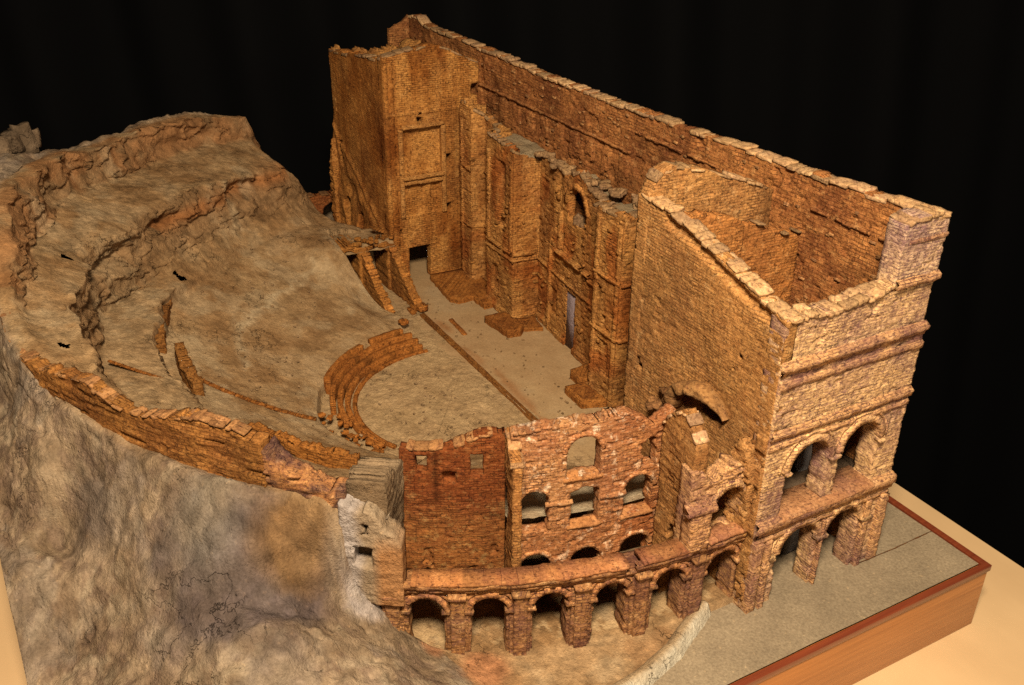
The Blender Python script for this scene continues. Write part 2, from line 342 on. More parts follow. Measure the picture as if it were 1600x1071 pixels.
def ring(name, path, sc, zs, rin, rout, off, mat, parent, a0=0, a1=180, seed=0, depth=0.06):
    """archivolt: voussoirs proud of the wall face"""
    n = 40; A = np.radians(np.linspace(a0, a1, n)); v = np.floor(np.linspace(0, 13, n)); V = []
    for (rr, oo) in ((rin, -depth), (rin, off), (rout, off * .7), (rout, -depth)):
        j = 0.011 * (hsh(v, rr * 100, oo * 100, seed) * 2 - 1); q = rr + j
        s = sc + q * np.cos(A); z = zs + q * np.sin(A); x, y, nx, ny = path(s); o = oo + (j if oo > 0 else 0)
        V.append(np.stack([x + nx * o, y + ny * o, z], 1))
    V = np.stack(V, 1); idx = np.arange(n * 4).reshape(n, 4); F = []
    for k in range(3): F.append(np.stack([idx[:-1, k + 1], idx[:-1, k], idx[1:, k], idx[1:, k + 1]], 1)[:, ::-1])
    F = np.concatenate(F)
    F = np.concatenate([F, [[idx[0, 3], idx[0, 2], idx[0, 1], idx[0, 0]], [idx[-1, 0], idx[-1, 1], idx[-1, 2], idx[-1, 3]]]])
    tone = np.repeat((.72 + .55 * hsh(v, 5, 5, seed))[:, None], 4, 1).reshape(-1, 1) * np.array((1.12, 1.05, 1.0)) * np.ones((n * 4, 3))
    return mk(name, V.reshape(-1, 3), F, mat, parent, None, tone)

dull = lambda c: (lambda V: np.tile(np.array(c), (len(V), 1)))
# rounded irregular blocks
def _block():
    n = 5; g = np.linspace(-1, 1, n); V = {}; F = []
    def vid(p):
        k = tuple(np.round(p, 4));
        if k not in V: V[k] = len(V)
        return V[k]
    for ax in range(3):
        for sg in (-1, 1):
            for i in range(n - 1):
                for j in range(n - 1):
                    q = []
                    for (a, b) in ((i, j), (i + 1, j), (i + 1, j + 1), (i, j + 1)):
                        p = [0, 0, 0]; p[ax] = sg; p[(ax + 1) % 3] = g[a]; p[(ax + 2) % 3] = g[b]; q.append(vid(p))
                    F.append(q if sg > 0 else q[::-1])
    P = np.array(list(V.keys())); L4 = (np.abs(P) ** 12).sum(1) ** (1 / 12.0)
    return P / L4[:, None], np.array(F)
BV, BF = _block()
def blocks(name, items, mat, parent, seed=0, label=None, jit=0.2, tint=None):
    """items: (x, y, z_center, half_along, half_across, half_up, yaw[, tilt])"""
    Vs, Fs, tone = [], [], []; rng = np.random.RandomState(seed)
    for k, it in enumerate(items):
        x, y, z, a, b, c, yaw = it[:7]; tilt = it[7] if len(it) > 7 else 0
        P = BV * (a, b, c); m = min(a, b, c)
        o = rng.rand(3) * 50; P = P + m * jit * 2.2 * np.stack([vn(P[:, 0] / m * .9 + o[0], P[:, 1] / m * .9, P[:, 2] / m * .9 + q, k) for q in (0, 9, 18)], 1)
        ct, st_ = math.cos(tilt), math.sin(tilt); P = np.stack([P[:, 0] * ct - P[:, 2] * st_, P[:, 1], P[:, 0] * st_ + P[:, 2] * ct], 1)
        cy, sy = math.cos(yaw), math.sin(yaw)
        P = np.stack([P[:, 0] * cy - P[:, 1] * sy + x, P[:, 0] * sy + P[:, 1] * cy + y, P[:, 2] + z], 1)
        Fs.append(BF + len(Vs) * len(BV)); Vs.append(P); tone.append(np.full(len(BV), rng.uniform(.62, 1.12)))
    V = np.concatenate(Vs)
    return mk(name, V, np.concatenate(Fs), mat, parent, None, (tint(V) if tint else 1.0) * np.concatenate(tone)[:, None] * np.ones(3), label)
def coping(name, path, s0, s1, top, th, mat, parent, seed=0, ln=(0.06, 0.24), h=(0.014, 0.034), skip=0.16, over=0.012, label=None, two=False, lift=0.0, tint=None):
    rng = np.random.RandomState(seed + 77); s = s0; it = []
    topf = top if callable(top) else (lambda q: float(top))
    while s < s1 - 0.03:
        l = min(rng.uniform(ln[0] * .6, ln[1] * 1.15), s1 - s); c = s + l / 2
        if rng.rand() > skip:
            x, y, nx, ny = [float(v) for v in path(np.array(c))]; yaw = math.atan2(nx, -ny)
            sl = (float(topf(np.array(c + .04))) - float(topf(np.array(c - .04)))) / .08
            hh = rng.uniform(*h); z = float(topf(np.array(c))) + lift + hh * 0.05 + rng.uniform(-.02, .014)
            rows = ((-th * .26, th * .28), (-th * .76, th * .27)) if two and rng.rand() < .6 else ((-th / 2, th / 2 + over),)
            for (o, hw) in rows:
                o += rng.uniform(-.012, .012)
                it.append((x + nx * o, y + ny * o, z + rng.uniform(-.008, .008), l / 2 * 1.02, hw, hh * .62, yaw + rng.uniform(-.06, .06), math.atan(max(-1.2, min(1.2, sl))) + rng.uniform(-.06, .06)))
        s += l
    return blocks(name, it, mat, parent, seed, label, tint=tint)

# ------------------------------------------------------------------ backdrop and table
def backdrop():
    n, m = 400, 12; u = np.linspace(-30, 30, n); v = np.linspace(-14, 16, m)
    U, Vv = np.meshgrid(u, v, indexing='ij')
    fx, fy = -.869, .495                       # horizontal view direction
    D = 27 + 0.5 * np.sin(U * 1.1 + .12 * Vv) + .35 * np.sin(U * 2.3 + 1 + .2 * Vv) - 0.004 * U * U
    X = 6 + fx * D + fy * U; Y = -8.5 + fy * D - fx * U; V = np.stack([X, Y, Vv], -1).reshape(-1, 3)
    i = np.arange(n * m).reshape(n, m); F = np.stack([i[:-1, :-1], i[1:, :-1], i[1:, 1:], i[:-1, 1:]], -1).reshape(-1, 4)
    o = mk("backdrop", V, F, M_CLOTH, smooth=True); o["kind"] = "structure"; o["label"] = "black cloth hanging in soft folds behind the model"
backdrop()
TZ = -0.93
def box(name, x0, x1, y0, y1, z0, z1, mat, parent=None, label=None, bev=0.0, kind=None):
    V = np.array([(x, y, z) for z in (z0, z1) for y in (y0, y1) for x in (x0, x1)], float)
    F = [[0, 2, 3, 1], [4, 5, 7, 6], [0, 1, 5, 4], [2, 6, 7, 3], [0, 4, 6, 2], [1, 3, 7, 5]]
    o = mk(name, V, F, mat, parent, None, None, label)
    if bev:
        b = o.modifiers.new("bevel", 'BEVEL'); b.width = bev * S; b.segments = 3
    return o
tb = box("table", -14.6, 7.0, -15, 2.6, TZ - .35, TZ, M_TABLE, bev=0.02)
tb["label"] = "pale tan board table top under the theatre model"; tb["category"] = "table"

# ------------------------------------------------------------------ wooden base
base = box("wooden_base", -14.1, 0.83, -9.06, 1.09, TZ + .002, -0.06, M_WOOD, MODEL, "varnished golden wood box under the model", 0.012)
def rimstrip():
    x0, x1, y0, y1, w, zt, zl = -14.12, 0.85, -9.08, 1.11, 0.08, 0.012, -0.075
    o = [(x0, y0), (x1, y0), (x1, y1), (x0, y1)]; i = [(x0 + w, y0 + w), (x1 - w, y0 + w), (x1 - w, y1 - w), (x0 + w, y1 - w)]
    V = [(*p, zl) for p in o] + [(*p, zt) for p in o] + [(*p, zt) for p in i] + [(*p, zl) for p in i]; F = []
    for k in range(4):
        n = (k + 1) % 4; F += [[k, n, 4 + n, 4 + k], [4 + k, 4 + n, 8 + n, 8 + k], [8 + k, 8 + n, 12 + n, 12 + k], [12 + k, 12 + n, n, k]]
    o = mk("edge_moulding", V, F, M_RIM, base, label="dark red mahogany edge strip"); b = o.modifiers.new("bevel", 'BEVEL'); b.width = .008 * S; b.segments = 2
rimstrip()
def sand():
    x = np.arange(-2.8, 0.752, 0.04); y = np.arange(-9.0, 1.012, 0.04); x[-1] = .745; y[-1] = 1.005
    X, Y = np.meshgrid(x, y, indexing='ij'); Z = 0.012 * fbm(X * 1.2, Y * 1.2, 0, 4, 3) - .006
    Z = np.where(np.abs(X - 0.05) < .03, Z, Z)
    i = np.arange(X.size).reshape(X.shape); F = np.stack([i[:-1, :-1], i[1:, :-1], i[1:, 1:], i[:-1, 1:]], -1).reshape(-1, 4)
    V = np.stack([X, Y, Z], -1).reshape(-1, 3)
    g = mk("sand_ground", V, F, M_SAND, MODEL, tint=1 + .16 * fbm(V[:, 0] * .9, V[:, 1] * .9, 0, 4, 8)[:, None] * np.ones(3), label="grey-green fine sand strip beside the building", smooth=True)
    sweep("seam", line((.045, -.34), (.06, .3), (.05, 1.0)), 0, 1.34, [(-.004, 0.0), (-.003, .010), (.003, .010), (.004, 0.0)], M_BACK, g, jit=.003, tint=lambda V: np.full((len(V), 3), .35))
sand()

# ------------------------------------------------------------------ terrain: cavea, hill, floor
TH = np.array([-190, -180, -175, -171, -168, -165, -155, -145, -135, -125, -118, -108, -98, -88, -75, -65, -50, -40, -37.2, -37, 10.])
TAB = {  # rs, zs, rp, zp, zp2, rf, zf, re, ze, zr, zrim
    -190: (1.4, .05, 4.0, .8, .8, 4.8, .7, 5.2, .6, .5, .5), -180: (1.4, .1, 4.0, .85, .85, 4.8, .5, 5.2, .3, .02, .0),
    -175: (1.4, .15, 4.2, 1.0, .98, 4.8, .72, 5.2, .62, .25, .2), -171: (1.4, .2, 4.25, 1.1, 1.1, 4.75, 1.12, 5.1, 1.3, 1.2, 1.2),
    -168: (1.4, .22, 4.25, 1.1, 1.1, 4.7, 1.25, 5.0, 1.8, 1.95, 2.05),
    -165: (1.4, .22, 4.2, 1.18, 1.18, 4.6, 1.35, 4.95, 2.05, 2.4, 2.78), -155: (1.4, .22, 4.2, 1.2, 1.2, 4.55, 1.45, 4.85, 2.2, 2.5, 3.0),
    -145: (1.4, .22, 4.2, 1.15, 1.15, 4.5, 1.4, 4.85, 2.3, 2.5, 3.02), -135: (1.4, .22, 4.2, 1.1, 1.1, 4.5, 1.35, 5.05, 2.35, 2.5, 3.02),
    -125: (1.6, .22, 4.3, 1.15, 1.2, 4.6, 1.45, 5.2, 2.35, 2.65, 3.22), -118: (1.75, .22, 4.45, 1.12, 1.34, 5.02, 1.42, 5.12, 2.35, 2.7, 3.3),
    -108: (1.95, .22, 4.55, 1.08, 1.32, 5.36, 1.42, 5.46, 2.3, 2.65, 3.3), -98: (2.15, .22, 4.62, 1.04, 1.30, 5.36, 1.42, 5.46, 2.35, 2.65, 3.15),
    -88: (2.48, .22, 4.6, 1.0, 1.24, 5.45, 1.42, 5.56, 2.3, 2.42, 2.55), -75: (2.8, .22, 4.55, .95, 1.15, 5.65, 1.45, 5.76, 2.2, 2.3, 2.3),
    -65: (3.0, .22, 4.5, .93, 1.05, 5.72, 1.5, 5.95, 2.05, 2.2, 2.2), -50: (3.1, .22, 4.5, .9, .95, 5.7, 1.4, 6.0, 1.65, 1.9, 2.05),
    -40: (3.1, .22, 4.4, .9, .95, 5.6, 1.3, 5.9, 1.6, 1.85, 2.0), -37.2: (3.1, .22, 4.4, .88, .93, 5.6, 1.25, 5.9, 1.6, 1.7, 1.75),
    -37: (3.1, .22, 4.3, .85, .9, 4.7, 1.0, 4.75, .06, .06, .06), 10: (2.6, .2, 4.2, .8, .85, 4.7, .95, 4.75, .06, .06, .06)}
TT = np.array([TAB[k] for k in TH])
CTRL = [(-4.7, -8.42, 2.2), (-4.22, -8.25, 2.01), (-3.91, -8.12, 1.9), (-3.2, -7.74, 2.15), (-2.83, -7.47, 2.25), (-2.5, -7.24, 2.25), (-2.23, -7.01, 2.2), (-2.01, -6.77, 2.14), (-1.77, -6.55, 1.92), (-1.52, -6.19, 1.75), (-1.31, -5.95, .85), (-1.81, -6.74, 1.89), (-1.56, -6.46, 1.6), (-1.42, -6.2, 1.3), (-1.31, -6.07, 0.93), (-1.15, -5.74, 0.45), (-3.68, -8.28, 1.55), (-3.05, -7.82, 1.85), (-2.2, -7.38, 1.86), (-1.73, -7.02, 1.75), (-3.63, -8.54, 0.95), (-2.65, -7.98, 1.37), (-1.82, -7.51, 1.5), (-1.48, -7.12, 1.4), (-1.24, -6.78, 1.2), (-1.03, -6.43, 0.98), (-0.93, -6.22, 0.8), (-0.84, -6.0, 0.62), (-0.76, -5.78, 0.41), (-0.61, -5.42, 0.24), (-0.48, -5.05, 0.08), (-2.48, -8.47, 0.6), (-1.56, -7.62, 1.28), (-0.98, -7.16, 1.38), (-0.78, -6.77, 1.18), (-1.27, -8.03, 0.85), (-0.58, -7.31, 1.1), (-0.44, -6.48, 0.8), (-0.4, -5.87, 0.46), (-2.33, -8.96, 0.31), (-4.75, -8.64, 2.0), (-4.01, -8.58, 1.7), (-4.29, -8.92, 1.35), (-3.26, -8.95, 0.95)]
def _pol(r, d): return (OX + r * math.cos(math.radians(d)), OY + r * math.sin(math.radians(d)))
for d, z in ((-180, .0), (-175, .35), (-171, 1.15), (-168, 2.0), (-160, 2.9), (-150, 3.02), (-140, 3.02), (-130, 3.05), (-120, 3.28), (-110, 3.3), (-100, 3.15), (-92, 2.6)):
    CTRL.append((*_pol(6.42, d), z)); CTRL.append((*_pol(7.0, d), z - (.25 if d < -135 or d > -100 else .0)))
for x, y, z in ((-14, -9, .8), (-12, -9, 1.0), (-10, -9, 1.6), (-8.5, -8.95, 2.4), (-7.3, -8.9, 2.4), (-6.4, -8.95, 2.0), (-5.4, -8.95, 1.6), (-14, -6, .9), (-14, -4, .9), (-14, -2, .3),
                (-1, -9, .4), (0.2, -8.9, .4), (0.7, -8.9, .2), (.6, -7, .4), (.6, -6, .2), (.5, -5, .02), (-1.12, -5.76, .6), (-.95, -5.62, .34), (.1, -3.5, .06), (.0, -2.8, .06), (-.1, -2.3, .06), (-.45, -4.2, .06), (-.8, -4.9, .09), (-1.1, -5.3, .18)):
    CTRL.append((x, y, z))
CT = np.array(CTRL)
def _rbf():
    P = CT[:, :2]; d = np.hypot(P[:, None, 0] - P[None, :, 0], P[:, None, 1] - P[None, :, 1])
    return np.linalg.solve(np.sqrt(d * d + .02) + np.eye(len(P)) * -0.012, CT[:, 2] - 1.0)
RW = _rbf()
def outer_z(x, y):
    o = np.ones(x.shape)
    for k in range(len(CT)): o += RW[k] * np.sqrt((x - CT[k, 0]) ** 2 + (y - CT[k, 1]) ** 2 + .02)
    return o
def cols(*stops):
    """blend of colour layers: stops = (weight array, rgb)"""
    c = np.array(stops[0][1])[None, :] * np.ones((len(stops[0][0]), 3))
    for w, rgb in stops[1:]: c = c * (1 - w[:, None]) + np.array(rgb)[None, :] * w[:, None]
    return c
def ell(x, y, cx, cy, rx, ry, soft=.5, seed=0):
    d = np.hypot((x - cx) / rx, (y - cy) / ry) + .45 * fbm(x * 1.5, y * 1.5, 0, 5, seed); return 1 - sm(1 - soft, 1 + soft * .4, d)

def _inner(D, Rr, A):
    # tables, with wobble in angle so that nothing is a perfect arc
    Dw = D + 2.0 * fbm(Rr * .8, D / 18, 0, 3, 4); q = [np.interp(Dw, TH, TT[:, k]) for k in range(11)]
    cut = D > -37.1
    q = [np.where(cut, np.interp(np.maximum(D, -37), TH, TT[:, k]), q[k]) for k in range(11)]
    rs, zs, rp, zp, zp2, rf, zf, re, ze, zr, zm = q
    rw = Rr + np.where(cut, 0, .10 * fbm(D / 7, Rr * .3, 3, 4, 11) * sm(3, 5, Rr))
    def seg(x0, z0, x1, z1, zprev): return np.where(rw > x0, z0 + (z1 - z0) * np.clip((rw - x0) / np.maximum(x1 - x0, 1e-3), 0, 1), zprev)
    Z = np.full(Rr.shape, .012); Z = seg(rs - .02, .012, rs + .02, zs, Z)
    t = np.clip((rw - rs) / (rp - rs), 0, 1); tw = sm(-148, -162, D); t = t * (1 - tw) + tw * sm(.22, .74, t); Z = np.where(rw > rs + .02, zs + (zp - zs) * (t * .75 + .25 * t * t), Z)
    Z = seg(rp, zp, rp + .04, zp2, Z); Z = seg(rp + .04, zp2, rf, zf, Z)
    t = np.clip((rw - rf) / np.maximum(re - rf, .01), 0, 1); Z = np.where(rw > rf, zf + (ze - zf) * np.where(t < .35, t / .35 * .18, .18 + .82 * sm(.3, 1., t)), Z)
    Z = seg(re, ze, 6.08, zr, Z); Z = seg(6.08, zr, 6.2, zm, Z); Z = seg(6.2, zm, 6.42, zm, Z)
    X = OX + Rr * np.cos(A); Y = OY + Rr * np.sin(A)
    # aditus floors cut level between the two parodos walls and in front of the stage
    yl = np.interp(X, [-10.4, -9.8, -8.6, -8.0], [-3.16, -3.14, -2.74, -2.5]); inad = (X > -10.42) & (Y > yl) & (X < -6)
    Z = np.where(inad, .012, Z); Z = np.where((X > -5) & (Y > -2.9) & (Z > .012) & (Rr < 4.75), .012, Z)
    return Z
PITS = [(-5.49, -8.01, .075, .5), (-7.95, -7.64, .09, .5), (-9.07, -6.01, .12, .5), (-6.48, -6.79, .1, .5)]
def terrain():
    dth = 0.27; th = np.arange(-187, 6, dth); no = 110; NR = 290
    ri = np.arange(0.0, 6.431, 0.01); ri[-1] = 6.43
    A, Rr = np.meshgrid(np.radians(th), ri, indexing='ij'); D = np.degrees(A)
    def inner_z(D, Rr, A):
        return _inner(D, Rr, A)
    Z = inner_z(D, Rr, A)
    L_ = np.concatenate([np.zeros((len(th), 1)), np.cumsum(np.hypot(np.diff(Rr, axis=1), np.minimum(np.abs(np.diff(Z, axis=1)), .5)), axis=1)], 1)
    R2 = np.array([np.interp(np.linspace(0, L_[k, -1], NR), L_[k], ri) for k in range(len(th))])
    Rr = R2; A = np.repeat(A[:, :1], NR, 1); D = np.degrees(A); Z = inner_z(D, Rr, A)
    X = OX + Rr * np.cos(A); Y = OY + Rr * np.sin(A)
    # outer fractional rows to the base edge
    ca, sa = np.cos(A[:, :1]), np.sin(A[:, :1])
    tx = np.where(ca > 1e-6, (0.72 - OX) / np.maximum(ca, 1e-6), np.where(ca < -1e-6, (-14.05 - OX) / np.minimum(ca, -1e-6), 99)); ty = np.where(sa < -1e-6, (-9.15 - OY) / np.minimum(sa, -1e-6), 99)
    RB = np.minimum(tx, ty); fr = np.linspace(0, 1, no + 1)[1:] ** 1.0; Ro = 6.43 + (RB - 6.43) * fr[None, :]
    Ao = np.repeat(A[:, :1], no, 1); Xo = OX + Ro * np.cos(Ao); Yo = OY + Ro * np.sin(Ao); Do = np.degrees(Ao); Zo = outer_z(Xo, Yo)
    # terrace inside the plaster lip, below the sand outside it
    lx = np.interp(Yo, LIP[::-1, 1], LIP[::-1, 0]); w = (Do > -34) & (Yo > -5.2)
    flat = .055 + .22 * sm(-24, -33, Do) * np.exp(-(Ro - 6.42) * 1.2)
    hillw = sm(-4.6, -5.3, Yo + .25 * (Xo + .5)); Zo = np.where(Do > -37, Zo * hillw + flat * (1 - hillw), Zo)
    Zo = np.where((Xo > lx + .03) & (Yo > -4.9), -.06, Zo)
    # keep the left-end gully clear of the arcade
    Zj = Z[:, -1:]; bl = sm(0, .25, Ro - 6.43); Zo = np.where((Do < -37.3), Zo * bl + Zj * (1 - bl), Zo)
    # table-side cut: the hill's own side face
    XX = np.concatenate([X, Xo], 1); YY = np.concatenate([Y, Yo], 1); ZZ = np.concatenate([Z, Zo], 1); RR = np.concatenate([Rr, Ro], 1); DD = np.concatenate([D, Do], 1)
    floor = (ZZ < .05) & (RR < 6.44)
    rough = np.where(floor, .0, 1.0) * np.where(DD > -37, .15, 1.0)
    rough = np.where((DD > -35) & (RR > 6.44), .12 + .88 * sm(.12, .5, ZZ), rough)
    rough = rough * (.40 + .6 * sm(3.6, 5.2, RR))
    stp = np.abs(np.gradient(ZZ, axis=1) / np.maximum(np.gradient(RR, axis=1), .004)); k_ = np.ones(9) / 9
    stp = np.apply_along_axis(lambda v: np.convolve(v, k_, 'same'), 1, np.minimum(stp, 5)); stp = sm(.45, 1.6, stp)
    stp = np.where(RR > 6.44, .5, stp); rough = rough * (.22 + .78 * stp)
    n1 = fbm(XX * .9, YY * .9, 0, 5, 21); rid = 1 - np.abs(fbm(XX * 1.7, YY * 1.7, ZZ, 5, 31)) * 2
    n3 = fbm(XX * 5, YY * 5, ZZ * 5, 4, 41); out = sm(6.3, 6.6, RR)
    ZZ2 = ZZ + rough * (.10 * n1 + .05 * (rid - .6) + .035 * n3 + out * (.06 * n1 + .05 * n3)) + .02 * n1 + .010 * np.sin(RR * 2 * np.pi / .27 + 1.5 * n1) * sm(2.2, 2.8, RR) * (1 - sm(4.2, 4.5, RR)) * (.5 + n1) * (ZZ > .1) + .012 * fbm(XX * 14, YY * 14, 0, 3, 77) * (RR < 6.4) + .008 * fbm(XX * 3, YY * 3, 0, 3, 51)
    rr2 = rough * (1 - .6 * out) * sm(4.2, 4.7, RR) * (.16 * fbm(XX * 1.8, YY * 1.8, ZZ * 3.4, 5, 61) + .05 * n3 - .06 * (np.abs(fbm(XX * 1.3, YY * 1.3, ZZ * 5, 3, 66)) < .06))
    XX2 = XX + np.cos(np.radians(DD)) * rr2; YY2 = YY + np.sin(np.radians(DD)) * rr2
    hol = .17 * np.exp(-((ZZ - 2.0) / .14) ** 2) * stp * sm(-.05, .2, fbm(DD / 6, 0 * DD, 4, 3, 9)) * ((DD > -168) & (DD < -96)) * (RR < 5.7); rr2 = rr2 + hol
    XX2 = XX + np.cos(np.radians(DD)) * rr2; YY2 = YY + np.sin(np.radians(DD)) * rr2
    edge = np.zeros(RR.shape, bool); edge[:, -1] = True
    YY2 = np.maximum(YY2, -9.15); YY2 = np.where(edge, YY, YY2); XX2 = np.where(edge, XX, XX2)
    ZZ2 = ZZ2 + out * sm(.1, .5, ZZ) * (.022 * fbm(XX * 11, YY * 11, ZZ * 11, 3, 111) + .05 * (rid - .55) - .05 * sm(.03, .0, np.abs(fbm(XX * 1.4, YY * 1.4, ZZ * 1.4, 4, 121))))
    # hang a skirt at the outer edge
    XX2 = np.concatenate([XX2, XX2[:, -1:], XX2[:, -1:]], 1); YY2 = np.concatenate([YY2, YY2[:, -1:] , YY2[:, -1:]], 1)
    ZZ2 = np.concatenate([ZZ2, ZZ2[:, -1:] * .5 - .02, ZZ2[:, -1:] * 0 - np.where(YY2[:, -1:] < -9.0, .35, .05)], 1)
    for a_ in (0,):
        RR = np.concatenate([RR, RR[:, -1:], RR[:, -1:]], 1); DD = np.concatenate([DD, DD[:, -1:], DD[:, -1:]], 1)
    na, nr = XX2.shape; i = np.arange(na * nr).reshape(na, nr)
    F = np.stack([i[:-1, :-1], i[:-1, 1:], i[1:, 1:], i[1:, :-1]], -1).reshape(-1, 4)
    V = np.stack([XX2, YY2, ZZ2], -1).reshape(-1, 3)
    fc_ = V[F].mean(1); hole = np.zeros(len(F), bool)
    for px_, py_, pr, pd in PITS: hole |= np.hypot((fc_[:, 0] - px_) / 1.15, fc_[:, 1] - py_) + .05 * vn(fc_[:, 0] * 13, fc_[:, 1] * 13, 0, 3) < pr * .65
    F = F[~hole]
    x, y, z = V.T; r = RR.ravel(); d = DD.ravel()
    # paint: sand film, bare brown cork, purple and white washes, brick showing through
    slope = np.zeros(na * nr); gz = np.gradient(ZZ2, axis=1) / np.maximum(np.abs(np.gradient(RR, axis=1)), .01); slope = np.abs(gz).ravel()
    N1 = fbm(x * 1.1, y * 1.1, z, 5, 71); N2 = fbm(x * 2.6, y * 2.6, z * 2.6, 5, 81); N3 = fbm(x * 7, y * 7, z * 7, 4, 91)
    one = np.ones(len(x)); inner = 1 - sm(6.35, 6.5, r)
    flatw = (z < .06) & (r < 6.3)
    c = cols((one, (.29, .19, .095)), (sm(-.12, .2, N1) * .6, (.245, .145, .066)), (sm(.02, .25, N2) * .55, (.18, .10, .042)), (sm(.1, .4, -N2) * .5, (.34, .245, .14)))
    c = c * 1.0
    steep = sm(.6, 2.0, slope) * inner * sm(3.8, 4.4, r)
    c = c * (1 - steep[:, None] * .75) + np.array((.20, .12, .058)) * steep[:, None] * .75
    brickw = .65 * inner * sm(5.95, 6.1, r) * sm(-.35, .1, N2) * (d < -90); c = c * (1 - .75 * brickw[:, None]) + np.array((.27, .12, .045)) * .75 * brickw[:, None]
    bb = (np.exp(-((z - 2.02 - .08 * N2) / .13) ** 2) + .0) * ((d > -166) & (d < -128)) * sm(4.3, 4.5, r) * (1 - sm(5.3, 5.5, r)); pn = ((r > 4.62) & (r < 5.35) & (d > -117) & (d < -72))[:, None] * .45; c = c * (1 - pn) + np.array((.33, .235, .13)) * pn
    c = c * (1 - .7 * bb[:, None]) + np.array((.26, .10, .03)) * .7 * bb[:, None]
    fl = flatw[:, None] * np.ones(3); cf = cols((one, (.36, .25, .13)), (sm(-.1, .3, N1) * .45, (.36, .245, .13)), (sm(.1, .4, N2) * .35, (.29, .19, .1))); c = np.where(flatw[:, None], cf, c)
    # pale scuffs on the seating slope
    sc = sm(.18, .42, fbm(x * 1.6 + 5, y * 1.6, 0, 5, 101)) * inner * (1 - flatw); c = c * (1 - .4 * sc[:, None]) + np.array((.38, .30, .185)) * .4 * sc[:, None]
    pb = (np.exp(-((r - 3.35 - .35 * N1) / .10) ** 2) * (d > -158) * (d < -96) * sm(-.3, .3, N3) + np.exp(-((r - 3.9 - .3 * N2) / .07) ** 2) * (d > -70) * (d < -42))[:, None] * .55; c = c * (1 - pb) + np.array((.44, .36, .23)) * pb
    # outer hill
    o = 1 - inner; hill = cols((one, (.29, .215, .14)), (sm(-.1, .2, N2) * .7, (.125, .082, .05)), (sm(.1, .4, -N1) * .5, (.23, .17, .105)),
        (sm(.0, .25, N3) * .55, (.09, .06, .045)), (sm(.1, .35, fbm(x * 5, y * 5, z * 5 + 3, 5, 151)) * .6, (.27, .215, .145)), (sm(.1, .3, fbm(x * 2, y * 2, z * 2 + 9, 5, 131)) * .5, (.20, .165, .13)))
    pw = np.clip(1.7 * ell(x, y, -1.5, -7.1, .55, .75, .8, 3) + .7 * ell(x, y, -2.1, -7.7, .5, .45, .8, 4) + .5 * ell(x, y, -3.3, -8.2, .5, .3, .8, 5) + .6 * ell(x, y, -.75, -6.9, .2, .5, .8, 6), 0, 1)
    hill = hill * (1 - .85 * pw[:, None]) + np.array((.068, .054, .054)) * .85 * pw[:, None]
    gw = ell(x, y, -2.1, -7.3, .45, .4, .8, 8) * .6; hill = hill * (1 - gw[:, None]) + np.array((.17, .155, .125)) * gw[:, None]
    ww = np.clip(ell(x, y, -1.28, -6.02, .16, .20, .7, 7) * 1.3, 0, 1) * .6 * sm(-.3, .2, N2); hill = hill * (1 - ww[:, None]) + np.array((.33, .30, .29)) * ww[:, None]
    bw_ = np.clip(ell(x, y, -1.62, -6.55, .28, .42, .7, 9) * 1.2, 0, 1) * .75; hill = hill * (1 - bw_[:, None]) + np.array((.17, .098, .038)) * bw_[:, None]
    ter = (d > -33.5) & (r > 6.3) & (z < .16); ct = cols((one, (.30, .195, .10)), (sm(0, .3, N2) * .7, (.23, .13, .06)), (sm(.1, .4, -N2) * .5, (.33, .25, .15)))
    pk = ell(x, y, -.55, -5.05, .30, .28, .5, 11) + ell(x, y, -1.0, -5.42, .22, .14, .5, 12); pk = np.clip(pk, 0, 1) * .8
    hill = np.where(ter[:, None], ct, hill); hill = hill * (1 - pk[:, None]) + np.array((.33, .15, .07)) * pk[:, None]
    c = c * inner[:, None] + hill * o[:, None]
    c = c * (1 + (.45 * N3[:, None] + .40 * fbm(x * 16, y * 16, z * 16, 3, 141)[:, None]) * (1 - .7 * (flatw | (r < 4.3))[:, None]))
    return mk("terrain", V, F, M_EARTH, MODEL, tint=np.clip(c, .02, 1), label="sanded seating slope, orchestra floor and rocky hillside", smooth=False)
LIP = np.array([(-.20, -2.42), (-.06, -2.72), (.14, -3.1), (.29, -3.6), (.36, -4.1), (.38, -4.7), (.36, -5.4)])
TER = terrain()
def stage_floor():
    x = np.arange(-13.9, -.2, .05); y = np.arange(-2.42, .95, .05); X, Y = np.meshgrid(x, y, indexing='ij')
    Z = .004 + .010 * fbm(X * 2, Y * 2, 0, 4, 5) + .006 * fbm(X * 8, Y * 8, 0, 3, 6) - .03 * sm(-2.3, -2.4, Y) - .05 * ((X < -12.7) & (Y < -1.8)); Z = np.where(X > -1.9, -.03, Z)
    i = np.arange(X.size).reshape(X.shape); F = np.stack([i[:-1, :-1], i[1:, :-1], i[1:, 1:], i[:-1, 1:]], -1).reshape(-1, 4); V = np.stack([X, Y, Z], -1).reshape(-1, 3)
    n = fbm(V[:, 0] * 1.4, V[:, 1] * 1.4, 0, 5, 14); kb = np.exp(-((V[:, 1] + 1.93 + .05 * fbm(V[:, 0] * 2, 0, 0, 3)) / .1) ** 2) * sm(-.3, .1, fbm(V[:, 0] * 1.5, V[:, 1] * 4, 0, 3, 2)) * (V[:, 0] < -4)
    c = cols((np.ones(len(V)), (.34, .23, .118)), (sm(-.1, .35, n) * .6, (.33, .215, .11)), (sm(.1, .4, -n) * .5, (.34, .25, .145)), (kb * .75, (.26, .12, .045)))
    mk("stage_floor", V, F, M_FLOOR, MODEL, tint=c, smooth=True, label="sanded floor of the stage in front of the brick facade")
stage_floor()
